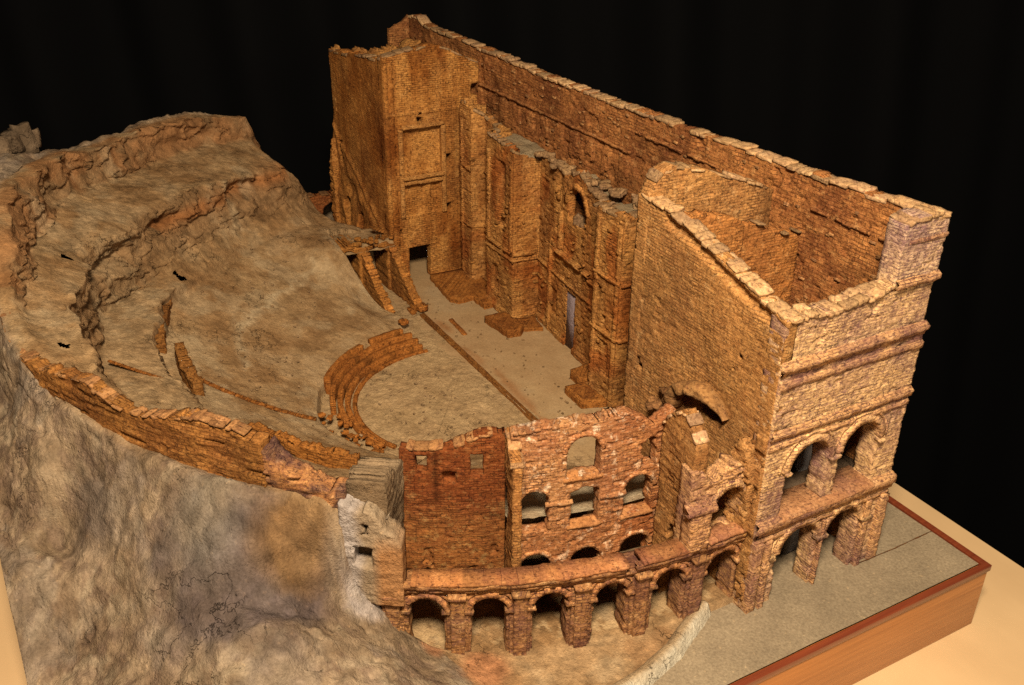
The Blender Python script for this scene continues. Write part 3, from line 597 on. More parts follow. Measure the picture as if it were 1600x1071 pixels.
# plaster lip between terrace and sand
def lip_tint(V):
    lx = np.interp(V[:, 1], LIP[::-1, 1], LIP[::-1, 0]); w = sm(.0, .05, V[:, 0] - lx)[:, None]
    return np.array((.33, .24, .14)) * (1 - w) + np.array((.48, .44, .34)) * w
lp = line(*[tuple(p) for p in LIP])
sweep("plaster_lip", line(*[tuple(p) for p in LIP[::-1]]), 0, lp.L, [(-.13, .03), (-.08, .11), (-.02, .145), (.03, .13), (.07, .05), (.10, -.02)], M_EARTH, MODEL, jit=.004, low=.012, tint=lip_tint,
      label="curved pale plaster kerb along the terrace", block=.4)

# ------------------------------------------------------------------ outer stage wall
BW = line((-13.05, -.18), (0.0, -.18)); X0 = 13.05
bt = prof((0, 4.33), (.5, 4.36), (.75, 4.27), (1.3, 4.25), (2.5, 4.26), (4, 4.24), (5.5, 4.22), (7, 4.22), (9, 4.26), (10.8, 4.3), (12.2, 4.34), (13.05, 4.36))
def back_extra(s, z):
    x = s - X0; o = 0.03 * (z < 3.55) * (z > 3.0) * (x < -5) * (np.mod(x * 2.2, 1) < .5) * (z > 3.1 + .3 * np.mod(x * 2.2, .5))
    o = o + .02 * sm(2, 5, fbm(s * 2, z * 2, 0, 3, 5) * 8) - .03 * (fbm(s * 3.1, z * 3.1, 7, 3, 6) > .42)
    return o
def beam_holes(y, xs, w=.05, h=.07): return [rect(X0 + x - w / 2, X0 + x + w / 2, y - h / 2, y + h / 2) for x in xs]
def back_tint(V):
    n = sm(.1, .45, fbm(V[:, 0] * 1.3, V[:, 1], V[:, 2] * 1.3, 4, 12))[:, None]; r = sm(-6, -1, V[:, 0])[:, None]
    return (1 - .3 * n) * (np.array((1.0, .96, .92)) * (1 - r) + np.array((1.14, 1.12, 1.05)) * r)
back = wall("outer_stage_wall", BW, 0, X0 - .06, 0, bt, .18, M_BACK, MODEL, seed=1, extra=back_extra, tint=back_tint, bw=.12, bh=.045, relief=.008, low=.010, ds=.024, seg=3, label="tall brown brick outer wall behind the stage")
coping("coping", BW, .0, X0, bt, .18, M_COPE, back, seed=2, ln=(.12, .32), h=(.03, .045), skip=.04, over=.02, lift=-.005)
for k, (x0, x1, z) in enumerate(((-9.9, -5.2, 3.62), (-5.2, -2.7, 3.95), (-1.65, -.2, 3.93))):
    sweep("string_course", BW, X0 + x0, X0 + x1, [(0, z - .025), (.035, z - .02), (.04, z + .015), (0, z + .025)], M_BACK, back, seed=k, gap=.12, jit=.01)
rng = np.random.RandomState(5); it = []
for k in range(90):
    x = rng.uniform(-9.8, -.3); z = rng.uniform(3.1, 4.15) if x < -2.6 else rng.uniform(2.6, 4.15)
    it.append((x, -.185, z, rng.uniform(.02, .055), .016, rng.uniform(.01, .02), rng.uniform(-.05, .05)))
blocks("projecting_brick", it, M_COPE, back, 4, tint=lambda V: np.tile(np.array((.72, .6, .5)), (len(V), 1)))
wall("wall_return", line((-12.95, -.62), (-12.95, -.18)), 0, .44, 3.0, prof((0, 4.1), (.3, 4.2), (.44, 4.35)), .14, M_BACK, back, seed=6, miss=.0)

# ------------------------------------------------------------------ stage tower (far end)
TW = line((-9.95, -2.04), (-9.95, -.18)); ty = lambda y: y + 2.04
tt = prof((0, 4.22), (ty(-1.51), 4.31), (ty(-1.12), 4.38), (ty(-.78), 4.27), (1.86, 4.0))
def tower_extra(s, z):
    o = 0 * s
    for (a, b, c, d) in ((-1.70, -.95, 2.15, 2.93), (-1.70, -1.28, 1.30, 1.88), (-1.18, -.99, 1.30, 1.88)):
        o = o - .075 * ((s > ty(a)) & (s < ty(b)) & (z > c) & (z < d))
    return o + .045 * ((s > 0) & (s < .07)) + .03 * ((z < .05) | ((z > 3.2) & (z < 3.24)))
def tower_tint(V):
    n = sm(-.1, .4, fbm(V[:, 0] + V[:, 1] * 1.5, V[:, 2] * 1.1, 0, 4, 22))[:, None]
    red = (sm(1.5, 0, V[:, 2]) * sm(-.2, .3, fbm(V[:, 1] * 3, V[:, 2] * 3, V[:, 0] * 3, 3, 23)))[:, None]
    g = (sm(.0, .3, fbm(V[:, 1] * 5 + V[:, 0] * 5, V[:, 2] * .8, 0, 4, 24)) * .55)[:, None]
    return (np.array((1.1, 1.08, 1.0)) - np.array((.3, .42, .5)) * n) * (1 - red * np.array((.12, .3, .4))) * (1 - g * np.array((.45, .6, .7)))
tower = wall("stage_tower", TW, 0, 1.86, 0, tt, .2, M_OCH, MODEL, seed=11, extra=tower_extra, tint=tower_tint, relief=.006, low=.008, rag=.03,
    holes=[rect(ty(-1.67), ty(-1.22), -1, .68), rect(ty(-1.42), ty(-1.31), 3.02, 3.14), arch(ty(-1.36), .08, 3.17, 3.2), rect(ty(-.86), ty(-.75), 2.26, 2.4), rect(ty(-.88), ty(-.76), 1.30, 1.45), rect(ty(-1.9), ty(-1.79), .96, 1.08), rect(ty(-.34), ty(-.18), 3.4, 3.62)],
    label="tall ochre brick tower at the far end of the stage")
TF = line((-12.6, -2.04), (-9.95, -2.04)); tft = prof((0, 3.86), (.3, 3.9), (1.5, 4.06), (2.65, 4.2))
def tf_extra(s, z):
    dline = 2.35 - (s - .1) * .62
    under = sm(.05, -.25, z - dline) * (s < 2.55)
    return under * (.05 + .09 * fbm(s * 2.2, z * 2.2, 0, 4, 9)) + .035 * np.exp(-((z - dline - .1 * fbm(s * 3, 0, 0, 3, 4)) / .07) ** 2)
def tf_tint(V): return tower_tint(V) * np.array((.93, .86, .8))
wall("tower_front", TF, 0, 2.65, 0, tft, .2, M_OCH, tower, seed=12, extra=tf_extra, tint=tf_tint, relief=.004, low=.012, rag=.05, miss=.01,
     holes=[rect(.28, .40, 1.7, 2.2, .03), arch(.62, .3, .3, 1.0, .03), arch(1.3, .25, .3, .9, .03)])
wall("tower_side", line((-12.6, -.18), (-12.6, -2.04)), 0, 1.86, 0, prof((0, 3.9), (1.86, 3.86)), .2, M_OCH, tower, seed=13, rag=.12, relief=.01, low=.05)
wall("tower_pier", line((-12.66, -2.16), (-12.45, -2.16)), 0, .21, 0, prof((0, 1.2), (.1, 1.75), (.21, 2.2)), .14, M_OCH, tower, seed=14, rag=.2, relief=.012, low=.05, tint=tf_tint)
coping("tower_coping", TW, 0, 1.86, tt, .2, M_COPE, tower, seed=15, ln=(.1, .26), h=(.022, .035), skip=.35, tint=lambda V: np.full((len(V), 3), .8))
coping("tower_coping", TF, 0, 2.6, tft, .2, M_COPE, tower, seed=16, ln=(.14, .36), h=(.03, .05), skip=.15, tint=lambda V: np.full((len(V), 3), .75))
for z, a, b in ((2.04, -1.74, -.94), (1.95, -1.72, -.97), (2.98, -1.72, -.92)):
    sweep("cornice", TW, ty(a), ty(b), [(0, z - .035), (.07, z - .025), (.10, z + .02), (0, z + .045)], M_OCH, tower, seed=int(z * 10), jit=.01, block=.2)
for y in (-1.76, -.92):
    wall("pilaster", TW, ty(y) - .04, ty(y) + .04, 1.3, 2.95, .05, M_OCH, tower, off=.04, seed=int(-y * 10), rag=.01, relief=.006, low=.004, miss=0)

# ------------------------------------------------------------------ stage facade
FP = [(-9.78, -.18), (-9.78, -.66), (-9.32, -.66), (-9.26, -.42), (-8.52, -.42), (-8.52, -.78), (-7.55, -.78), (-7.5, -.3), (-6.3, -.46), (-5.6, -.52), (-4.97, -.56), (-4.97, -.88), (-4.28, -.88), (-4.22, -.34), (-2.72, -.34)]
FA = line(*FP); fc = FA.c
def sx(x, y=None):   # arclength of the front at a given x (on the runs that face the orchestra)
    for k in range(len(FP) - 1):
        a, b = FP[k], FP[k + 1]
        if b[0] - a[0] > .1 and a[0] <= x <= b[0]: return fc[k] + (x - a[0]) / (b[0] - a[0]) * (fc[k + 1] - fc[k])
ftop = prof((0, 3.3), (fc[1], 3.36), (fc[1] + .2, 3.44), (fc[2], 3.34), (fc[3], 3.22), (fc[4] - .1, 3.04), (fc[4] + .1, 3.2), (fc[5] + .2, 3.14), (fc[6], 3.08), (fc[6] + .2, 2.98), (fc[7], 2.95),
            (sx(-6.9), 3.02), (sx(-6.5), 2.92), (sx(-6.1), 3.1), (sx(-5.7), 2.95), (sx(-5.2), 2.86), (fc[11], 3.0), (fc[12], 3.02), (fc[13], 3.08), (fc[14], 3.1))
def f_extra(s, z):
    o = .01 * fbm(s * 4, z * 4, 0, 3, 1)
    def pan(x0, x1, z0, z1, d): return d * ((s > sx(x0)) & (s < sx(x1)) & (z > z0) & (z < z1))
    o = o + pan(-8.95, -8.58, 2.3, 2.78, -.06) + pan(-6.98, -6.7, .35, .85, -.05) + pan(-8.3, -8.05, .35, .85, -.04) + pan(-5.5, -5.25, .45, .95, -.05) + pan(-4.8, -4.5, .45, 1.0, -.04)
    o = o + pan(-8.35, -7.7, .95, 2.6, .0) - .07 * np.exp(-((s - sx(-8.0)) / .12) ** 2) * (z > 1.6) * (z < 2.8)
    o = o - .05 * np.exp(-((s - sx(-6.75)) / .12) ** 2) * (z > 1.9) + .035 * ((z < .12) | ((z > 1.14) & (z < 1.18)))
    return o
def f_tint(V):
    n = sm(-.15, .35, fbm(V[:, 0] * 1.8, V[:, 2] * 1.2, V[:, 1], 4, 32))[:, None]; red = (sm(-.05, .35, fbm(V[:, 0] * 2.2 + 9, V[:, 2] * 1.6, 0, 4, 33)))[:, None]
    g = (sm(.0, .3, fbm(V[:, 0] * 4, V[:, 2] * .9, V[:, 1] * 4, 4, 34)) * .6)[:, None]
    return (1.14 - .2 * n) * (1 - red * np.array((.18, .40, .5))) * (1 - g * np.array((.4, .55, .65)))
fac = wall("stage_facade", FA, 0, FA.L, 0, ftop, .13, M_OCH, MODEL, seed=21, extra=f_extra, tint=f_tint, relief=.009, low=.014, rag=.08, bh=.036, bw=.09, ds=.02,
    holes=[arch(sx(-6.1), .60, 2.24, 2.52, .02), rect(sx(-6.34), sx(-6.03), -1, 1.04), rect(sx(-8.8), sx(-8.58), -1, .74), arch(sx(-8.69), .1, .86, .9),
           rect(sx(-8.86), sx(-8.8), 1.22, 1.32), rect(sx(-5.42), sx(-5.3), 1.5, 1.66, .03), rect(sx(-6.62), sx(-6.52), 1.78, 1.95, .03), rect(sx(-5.52), sx(-5.4), 1.9, 2.0, .03), rect(sx(-4.7), sx(-4.6), 1.3, 1.42, .02), rect(sx(-5.35), sx(-5.2), .78, .9, .03), rect(sx(-4.85), sx(-4.74), 1.62, 1.84, .03)],
    label="ochre brick stage front with columns, niches and doors")
for k, (x0, x1, z, pr) in enumerate(((-9.7, -9.34, 2.24, .04), (-9.2, -8.56, 2.2, .06), (-9.2, -8.56, 1.06, .05), (-8.48, -7.58, 1.26, .05), (-6.72, -5.55, 1.60, .09), (-4.94, -4.3, 2.03, .05), (-4.94, -4.3, 1.14, .05), (-5.5, -5.0, 1.1, .06), (-5.6, -5.0, 1.5, .05))):
    sweep("cornice", FA, sx(x0), sx(x1), [(0, z - .035), (pr * .6, z - .03), (pr, z + .01), (pr, z + .025), (0, z + .045)], M_OCH, fac, seed=30 + k, jit=.008, gap=.06, tint=f_tint)
sweep("cornice", FA, fc[6] + .02, fc[7] - .1, [(0, 1.225), (.04, 1.23), (.05, 1.285), (0, 1.3)], M_OCH, fac, seed=44, tint=f_tint)
for z in (2.03, 1.14): sweep("cornice", FA, fc[12] + .02, fc[13] - .1, [(0, z - .03), (.04, z - .02), (.05, z + .02), (0, z + .03)], M_OCH, fac, seed=45, tint=f_tint)
ring("archivolt", FA, sx(-6.1), 2.52, .31, .40, .03, M_OCH, fac, seed=3)
coping("coping", FA, fc[1], FA.L - 1.4, ftop, .14, M_COPE, fac, seed=23, ln=(.08, .24), h=(.025, .05), skip=.25, two=False, tint=lambda V: np.full((len(V), 3), .72))
def ledge():
    n = 300; xs = np.linspace(-9.7, -2.7, n); yf = np.array([min(-.3, np.interp(x, [p[0] for p in FP], [p[1] for p in FP])) + .1 for x in xs]); T = np.linspace(0, 1, 14)
    zt = np.array([float(ftop(np.array(sx(x) if sx(x) else fc[7]))) for x in xs])
    X = np.repeat(xs[:, None], 14, 1); Y = yf[:, None] * (1 - T) + (-.17) * T; Z = np.minimum(zt[:, None], 3.12) - .06 + .03 * fbm(X * 3, Y * 3, 0, 4, 6) + .05 * T * (1 - T)
    i = np.arange(n * 14).reshape(n, 14); F = np.stack([i[:-1, :-1], i[1:, :-1], i[1:, 1:], i[:-1, 1:]], -1).reshape(-1, 4); V = np.stack([X, Y, Z], -1).reshape(-1, 3)
    w = sm(-.3, .2, fbm(V[:, 0] * 1.5, V[:, 1] * 2, 0, 4, 9))[:, None]
    mk("ledge", V, F, M_EARTH, fac, tint=np.array((.26, .20, .12)) * w + np.array((.30, .18, .085)) * (1 - w), label="grey dusty ledge on top of the stage front")
ledge()
rng = np.random.RandomState(9)
blocks("loose_stone", [(x, rng.uniform(-.42, -.24), 3.0 + rng.uniform(-.03, .05), rng.uniform(.04, .11), rng.uniform(.03, .06), rng.uniform(.025, .05), rng.uniform(0, 3), rng.uniform(-.2, .2)) for x in rng.uniform(-7.4, -4.3, 34)], M_COPE, fac, 3, tint=lambda V: np.full((len(V), 3), .68))
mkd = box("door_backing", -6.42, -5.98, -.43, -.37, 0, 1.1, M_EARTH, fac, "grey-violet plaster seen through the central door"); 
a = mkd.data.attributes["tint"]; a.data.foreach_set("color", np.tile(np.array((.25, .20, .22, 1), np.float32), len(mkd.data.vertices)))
for x0, x1, z0, z1 in ((-7.02, -6.94, .0, 1.5), (-5.32, -5.24, 1.62, 2.7), (-6.66, -6.58, 1.66, 2.3), (-8.46, -8.38, 1.3, 2.9), (-7.66, -7.58, 1.3, 2.9), (-4.92, -4.85, .1, 2.9), (-4.38, -4.31, .1, 2.9), (-9.7, -9.63, .1, 3.1)):
    wall("pilaster", FA, sx(x0), sx(x1), z0, z1, .04, M_OCH, fac, off=.035, seed=int(-x0 * 50), rag=.02, relief=.008, low=.008, miss=.1, tint=f_tint)
rng = np.random.RandomState(17); it = []
for k in range(110):
    s_ = rng.uniform(fc[2], fc[13]); x, y, nx, ny = [float(v) for v in FA(np.array(s_))]; z = rng.uniform(.2, 2.9)
    if abs(x + 6.18) < .3 and (z < 1.1 or z > 2.15): continue
    it.append((x + nx * .004, y + ny * .004, z, rng.uniform(.02, .06), .02, rng.uniform(.01, .03), math.atan2(nx, -ny) + rng.uniform(-.1, .1)))
blocks("projecting_brick", it, M_OCH, fac, 6, tint=dull((.85, .8, .75)))
blocks("niche_rubble", [(-6.14, -.40, 2.27, .07, .05, .05, .3), (-6.02, -.38, 2.25, .07, .06, .035, 1.0), (-6.2, -.36, 2.3, .06, .04, .08, .9, .8)], M_COPE, fac, 5, tint=lambda V: np.full((len(V), 3), .5))

# ------------------------------------------------------------------ side hall (near end)
def hall_tint(V):
    n = sm(.0, .4, fbm(V[:, 0] * 1.2, V[:, 2] * 1.2, V[:, 1], 4, 42))[:, None]
    return (1.0 - .22 * n) * np.array((1, .98, .96))
HF = line((-2.5, -2.04), (-.02, -2.04)); hx = lambda x: x + 2.5
ht = prof((0, 4.16), (hx(-1.89), 4.12), (hx(-1.33), 3.99), (hx(-.8), 3.84), (hx(-.31), 3.70), (2.48, 3.63))
hall = wall("side_hall", HF, 0, 2.48, 0, ht, .15, M_HALL, MODEL, seed=41, tint=hall_tint, relief=.005, low=.012, rag=.02, bh=.036, bw=.11, miss=.05,
    holes=[rect(hx(-2.34), hx(-2.24), 2.08, 2.18, .03), rect(hx(-2.28), hx(-2.18), 2.02, 2.1, .03), rect(hx(-.6), hx(-.54), 2.96, 3.02), rect(hx(-.66), hx(-.63), 2.8, 2.83), lambda a, b: np.hypot((a - hx(-.92)) / 1.5, b - 2.16) - .115 + .03 * vn(a * 9, b * 9, 1, 4)],
    extra=lambda s, z: -.05 * sm(.08, .02, np.abs(z - (ht(s) - .12 - .02 * fbm(s * 3, 0, 0, 3)))) * (s > .5) + .04 * (s > 2.33) * (z < 2.3) * (fbm(s * 5, z * 5, 0, 3) > -.2) , label="near side hall: brick walls with a sloping ruined top")
coping("coping", HF, .05, 2.45, ht, .17, M_COPE, hall, seed=42, ln=(.10, .2), h=(.022, .04), skip=.02, over=.018)
HI = line((-2.5, -.18), (-2.5, -2.04)); hit = prof((0, 3.97), (.62, 4.19), (1.12, 4.38), (1.55, 4.46), (1.7, 4.42), (1.86, 4.2))
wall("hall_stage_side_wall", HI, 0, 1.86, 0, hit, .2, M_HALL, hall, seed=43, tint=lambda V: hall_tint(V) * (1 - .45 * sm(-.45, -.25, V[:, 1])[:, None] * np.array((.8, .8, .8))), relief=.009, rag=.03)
coping("coping", HI, .1, 1.8, hit, .2, M_COPE, hall, seed=44, ln=(.1, .25), h=(.02, .035), skip=.15, tint=lambda V: np.full((len(V), 3), .9))
HC = line((-1.72, -1.9), (-1.72, -.18)); hct = prof((0, 4.16), (.25, 4.08), (.62, 4.0), (.8, 3.82), (1.05, 3.83), (1.3, 3.68), (1.72, 3.6))
wall("hall_cross_wall", HC, 0, 1.72, 1.0, hct, .16, M_HALL, hall, seed=45, extra=lambda s, z: -.05 * (s > .78), tint=lambda V: hall_tint(V) * np.array((1.02, .86, .72)), relief=.007, low=.008, rag=.05, bh=.05, bw=.12)
coping("coping", HC, .0, 1.7, hct, .16, M_COPE, hall, seed=46, ln=(.06, .14), h=(.014, .025), skip=.75, over=.0, tint=lambda V: np.full((len(V), 3), .62))
# outer end wall
HE = line((0, -2.04), (0, 0)); ey = lambda y: y + 2.04
het = prof((0, 3.64), (.3, 3.62), (.6, 3.59), (.95, 3.62), (1.2, 3.66), (1.41, 3.68), (1.42, 4.36), (1.6, 4.42), (2.04, 4.40))
def ext_tint(V):
    pz = (np.exp(-((V[:, 2] - 3.0) / .12) ** 2) + np.exp(-((V[:, 2] - 2.25) / .10) ** 2) + np.exp(-((V[:, 2] - 1.1) / .12) ** 2) + .6 * (V[:, 2] < .95))
    n = np.clip(sm(-.25, .3, fbm(V[:, 1] * 3, V[:, 2] * 3, V[:, 0] * 3, 4, 52)) * np.clip(pz, 0, 1), 0, 1)[:, None]
    b = (sm(4.0, 4.15, V[:, 2]) * 0 + sm(3.7, 3.75, V[:, 2]))[:, None]
    return (1 - n * np.array((.42, .52, .40))) * (1 + b * np.array((-.05, 0, .18))) * 1.05
ext = wall("hall_end_wall", HE, 0, 2.04, -.05, het, .24, M_EXT, MODEL, seed=51, tint=ext_tint, relief=.006, low=.010, rag=.03, bh=.042, bw=.11, ds=.018, seg=6,
    holes=[arch(ey(-1.42), .60, 1.235, 1.80, .015), arch(ey(-.66), .58, 1.235, 1.82, .015), arch(ey(-1.36), .58, -1, .68, .02), arch(ey(-.69), .54, -1, .70, .02)],
    extra=lambda s, z: -.03 * (z > 3.17) * (z < 3.66) + .025 * ((z > 2.32) & (z < 2.98) & (s < .02)) - .02 * ((fbm(s * 4, z * 4, 3, 4, 8) > .45)), label="pale brick end wall with two rows of arches")
coping("coping", HE, .05, 1.36, het, .24, M_COPE, ext, seed=52, ln=(.1, .2), h=(.03, .06), skip=.0, two=True)
coping("coping", HE, 1.44, 2.04, het, .24, M_COPE, ext, seed=53, ln=(.09, .2), h=(.03, .045), skip=.0, over=.02)
for k, (p, s0, s1) in enumerate(((
        [(0, 3.02), (.02, 3.03), (.03, 3.08), (.06, 3.10), (.065, 3.15), (.0, 3.19)], 0, 2.04), (
        [(0, 2.86), (.025, 2.87), (.03, 2.94), (0, 2.96)], 0, 2.04), (
        [(0, 2.26), (.03, 2.27), (.05, 2.31), (.055, 2.34), (0, 2.38)], 0, 2.04), (
        [(0, 2.14), (.02, 2.15), (.025, 2.19), (0, 2.21)], 0, 2.04), (
        [(0, 1.02), (.04, 1.04), (.05, 1.10), (.085, 1.13), (.09, 1.20), (.07, 1.225), (0, 1.24)], -.02, 2.05), (
        [(0, .93), (.03, .94), (.03, .98), (0, 1.0)], 0, 2.04), (
        [(0, 3.66), (.03, 3.67), (.05, 3.70), (.05, 3.74), (0, 3.77)], 1.42, 2.05), (
        [(0, 4.14), (.02, 4.15), (.02, 4.18), (0, 4.2)], 1.5, 2.05))):
    sweep("cornice", HE, s0, s1, p, M_EXT, ext, seed=60 + k, jit=.007, block=.11, low=.007, gap=.03, tint=lambda V: np.tile(np.array((.86, .76, .72)), (len(V), 1)))
sweep("arch_ledge", HE, ey(-1.74), ey(-.36), [(.095, 1.19), (.10, 1.235), (.0, 1.245), (-.30, 1.245), (-.3, 1.2)], M_PARA, ext, seed=68, jit=.005, low=.004, block=.17, tint=lambda V: np.tile(np.array((.8, .68, .62)), (len(V), 1)))
if 0: blocks("corbel", [(.0, -.01, 3.30, .05, .05, .02, .0), (.0, -.01, 4.17, .05, .05, .02, 0), (.0, -.0, 3.44, .04, .05, .016, 0)], M_EXT, ext, 8)
for yy, w, zs in ((-1.42, .60, 1.80), (-.66, .58, 1.82), (-1.36, .58, .68), (-.69, .54, .70)):
    ring("archivolt", HE, ey(yy), zs, w / 2, w / 2 + .075, .042, M_EXT, ext, seed=int(-yy * 100))
    ring("archivolt", HE, ey(yy), zs, w / 2 + .10, w / 2 + .125, .02, M_EXT, ext, seed=int(-yy * 100) + 1)
for y0, y1, z0, z1 in ((-2.04, -1.93, -.05, .95), (-1.88, -1.80, -.05, .95), (-1.03, -1.0, -.05, .93), (-.36, -.28, -.05, .95), (-.12, 0, -.05, .95)):
    wall("pilaster", HE, ey(y0), ey(y1), z0, z1, .06, M_EXT, ext, off=.055, seed=int(-y0 * 100) + 3, rag=.01, relief=.007, low=.005, miss=0, bh=.042, tint=lambda V: np.tile(np.array((.95, .85, .8)), (len(V), 1)))
for y0 in (-1.78, -1.06, -.98, -.36, -.28): blocks("impost", [(.02, y0, .69 if y0 < -.5 else .7, .05, .045, .02, 0)], M_EXT, ext, 9)
for (y0, y1) in ((-1.76, -1.70), (-1.12, -.98), (-.38, -.32)):
    blocks("impost", [(.02, (y0 + y1) / 2, 1.79, .045, abs(y1 - y0) / 2 + .01, .018, 0)], M_EXT, ext, 10)
for z in (1.10, 2.2):  # floor level, plus an upper slab added to keep light off the arches
    g = box("hall_shade_slab", -2.3, -.24, -1.88, -.2, z, z + .12, M_EARTH, hall); g.data.attributes["tint"].data.foreach_set("color", np.tile(np.array((.10, .07, .045, 1), np.float32), 8))  # near-black tint paints the shade seen through the upper arches
g = box("inner_pier", -.62, -.5, -.95, -.72, -.02, 2.15, M_EARTH, hall, "pale grey plaster pier inside the hall"); g.data.attributes["tint"].data.foreach_set("color", np.tile(np.array((.20, .19, .19, 1), np.float32), 8))
g = box("inner_pier", -.62, -.5, -1.55, -1.35, 1.28, 2.15, M_EARTH, hall); g.data.attributes["tint"].data.foreach_set("color", np.tile(np.array((.22, .20, .20, 1), np.float32), 8))

# ------------------------------------------------------------------ curved arcade
RA = 6.42; AP = arc(RA); ARCH = [-1.0, -7.0, -13.05, -18.9, -24.6, -30.35]
def arc_tint(V):
    a = np.degrees(np.arctan2(V[:, 1] - OY, V[:, 0] - OX)); w = sm(-14, 0, a)[:, None]; o = sm(-12, -30, a)[:, None]
    n = (sm(-.1, .35, fbm(V[:, 1] * 3, V[:, 2] * 3, V[:, 0] * 3, 4, 62)) * sm(-26, -10, a))[:, None]
    return (.9 + w * np.array((.16, .20, .2)) + o * np.array((.02, .02, -.05))) * (1 - n * np.array((.34, .40, .30)))
s0, s1 = rad(-35.2, RA), rad(1.45, RA)
arcade = wall("curved_arcade", AP, s0, s1, -.05, .97, .25, M_ARC, MODEL, seed=71, tint=arc_tint, relief=.008, low=.010, rag=.01, bh=.042, ds=.018, seg=6,
    holes=[arch(rad(a, RA), .45 if k == 0 else .375, -1, .64 if k == 0 else .665, .016) for k, a in enumerate(ARCH)], label="curved arcade of six low brick arches")
for k, a in enumerate(ARCH):
    w = .45 if k == 0 else .375; zs = .64 if k == 0 else .665
    ring("archivolt", AP, rad(a, RA), zs, w / 2, w / 2 + .065, .045, M_ARC, arcade, seed=80 + k); ring("archivolt", AP, rad(a, RA), zs, w / 2 + .075, w / 2 + .1, .035, M_ARC, arcade, seed=90 + k)
    for q in (-1, 1): 
        c = rad(a, RA) + q * (w / 2 + .02); x, y, nx, ny = AP(np.array(c)); blocks("impost", [(float(x) - .0, float(y), zs, .06, .05, .02, math.atan2(float(ny), float(nx)))], M_ARC, arcade, 100 + k, tint=lambda V: np.full((len(V), 3), .9))
for k, a in enumerate((-4.0, -10.05, -16.0, -21.75, -27.5, -33.4)):
    wall("pilaster", AP, rad(a, RA) - .07, rad(a, RA) + .07, -.05, .88, .08, M_ARC, arcade, off=.07, seed=110 + k, rag=.01, relief=.008, low=.006, miss=0, tint=arc_tint)
    wall("pilaster", AP, rad(a, RA) - .11, rad(a, RA) + .11, -.05, .86, .06, M_ARC, arcade, off=.03, seed=120 + k, rag=.01, relief=.008, low=.006, miss=0, tint=arc_tint)
    x, y, nx, ny = AP(np.array(rad(a, RA)))
    blocks("capital", [(float(x + .04 * nx), float(y + .04 * ny), .895, .075, .095, .022, math.atan2(float(ny), float(nx)))], M_ARC, arcade, 130 + k, jit=.07)
sweep("architrave", AP, s0, s1, [(0, .885), (.035, .89), (.04, .93), (.05, .935), (.055, .96), (0, .965)], M_ARC, arcade, seed=3, jit=.006, tint=arc_tint)
sweep("cornice", AP, s0, s1, [(0, .965), (.07, .975), (.085, 1.02), (.08, 1.045), (-.0, 1.05)], M_ARC, arcade, seed=4, jit=.009, tint=arc_tint, gap=.02)
def slabs(x0, x1, z, tnt, sd):
    sweep("parapet", AP, rad(x0, RA), rad(x1, RA), [(.03, z - .01), (.09, z), (.085, z + .03), (-.02, z + .04), (-.15, z + .035), (-.16, z - .02)], M_PARA, arcade, seed=sd, jit=.007, block=.17, low=.008, gap=.012, tint=tnt)
slabs(-31.6, -5.3, 1.045, lambda V: arc_tint(V) * np.array((.80, .60, .46)) * (.75 + .5 * hsh(np.floor(np.degrees(np.arctan2(V[:, 1] - OY, V[:, 0] - OX)) / 1.5), 2, 2, 4))[:, None], 72)
slabs(-3.2, 1.3, 1.07, lambda V: np.tile(np.array((.85, .66, .55)), (len(V), 1)), 73)
# upper order, first bay
wall("upper_arch", AP, rad(-5.6, RA), rad(1.35, RA), 1.0, prof((rad(-5.6, RA), 1.98), (rad(-4.3, RA), 2.0), (rad(-3.4, RA), 1.86), (rad(-1, RA), 1.93), (rad(1.35, RA), 1.86)), .22, M_EXT, arcade, seed=74, tint=lambda V: np.tile(np.array((.88, .78, .72)), (len(V), 1)),
     relief=.013, low=.02, rag=.08, ds=.018, seg=5, holes=[arch(rad(-1.05, RA), .40, 1.10, 1.5, .02)])
ring("archivolt", AP, rad(-1.05, RA), 1.5, .2, .27, .035, M_EXT, arcade, seed=75)
wall("pilaster", AP, rad(-4.6, RA) - .12, rad(-4.6, RA) + .12, 1.05, 1.62, .1, M_EXT, arcade, off=.09, seed=76, relief=.014, low=.012, miss=0, tint=lambda V: np.tile(np.array((.88, .76, .7)), (len(V), 1)))
sweep("cornice", AP, rad(-6.2, RA), rad(-3, RA), [(0, 1.5), (.09, 1.52), (.12, 1.56), (.10, 1.6), (0, 1.63)], M_EXT, arcade, seed=77, jit=.012, tint=lambda V: np.tile(np.array((.85, .72, .66)), (len(V), 1)))
# radial walls
def radial(name, deg, r0, r1, top, th, mat, seed, out=True, tint=None, z0=0, label=None, low=.015, holes=()):
    a = math.radians(deg); P = [(OX + r * math.cos(a), OY + r * math.sin(a)) for r in ((r0, r1) if out else (r1, r0))]
    return wall(name, line(*P), 0, r1 - r0, z0, top, th, mat, arcade, seed=seed, tint=tint, relief=.007, low=low, rag=.05, bh=.03, bw=.14, holes=holes, label=label)
radial("cross_wall", -5.0, 5.72, 6.36, prof((0, 2.2), (.15, 2.38), (.36, 2.52), (.5, 2.40), (.64, 2.24)), .15, M_HALL, 141, tint=dull((.78, .74, .72)), holes=[arch(.42, .3, -1, .95, .03)], low=.03, label="tall broken wall between ambulatory bays")
coping("coping", line((OX + 5.72 * math.cos(-.0873), OY + 5.72 * math.sin(-.0873)), (OX + 6.36 * math.cos(-.0873), OY + 6.36 * math.sin(-.0873))), 0, .62, prof((0, 2.2), (.15, 2.38), (.36, 2.52), (.5, 2.40), (.64, 2.24)), .15, M_COPE, arcade, seed=142, ln=(.08, .14), h=(.02, .03), skip=0.1)
radial("cross_wall", -22.1, 5.5, 5.98, prof((0, 2.28), (.2, 2.2), (.48, 2.06)), .10, M_HALL, 143, tint=dull((.8, .72, .66)), low=.02)
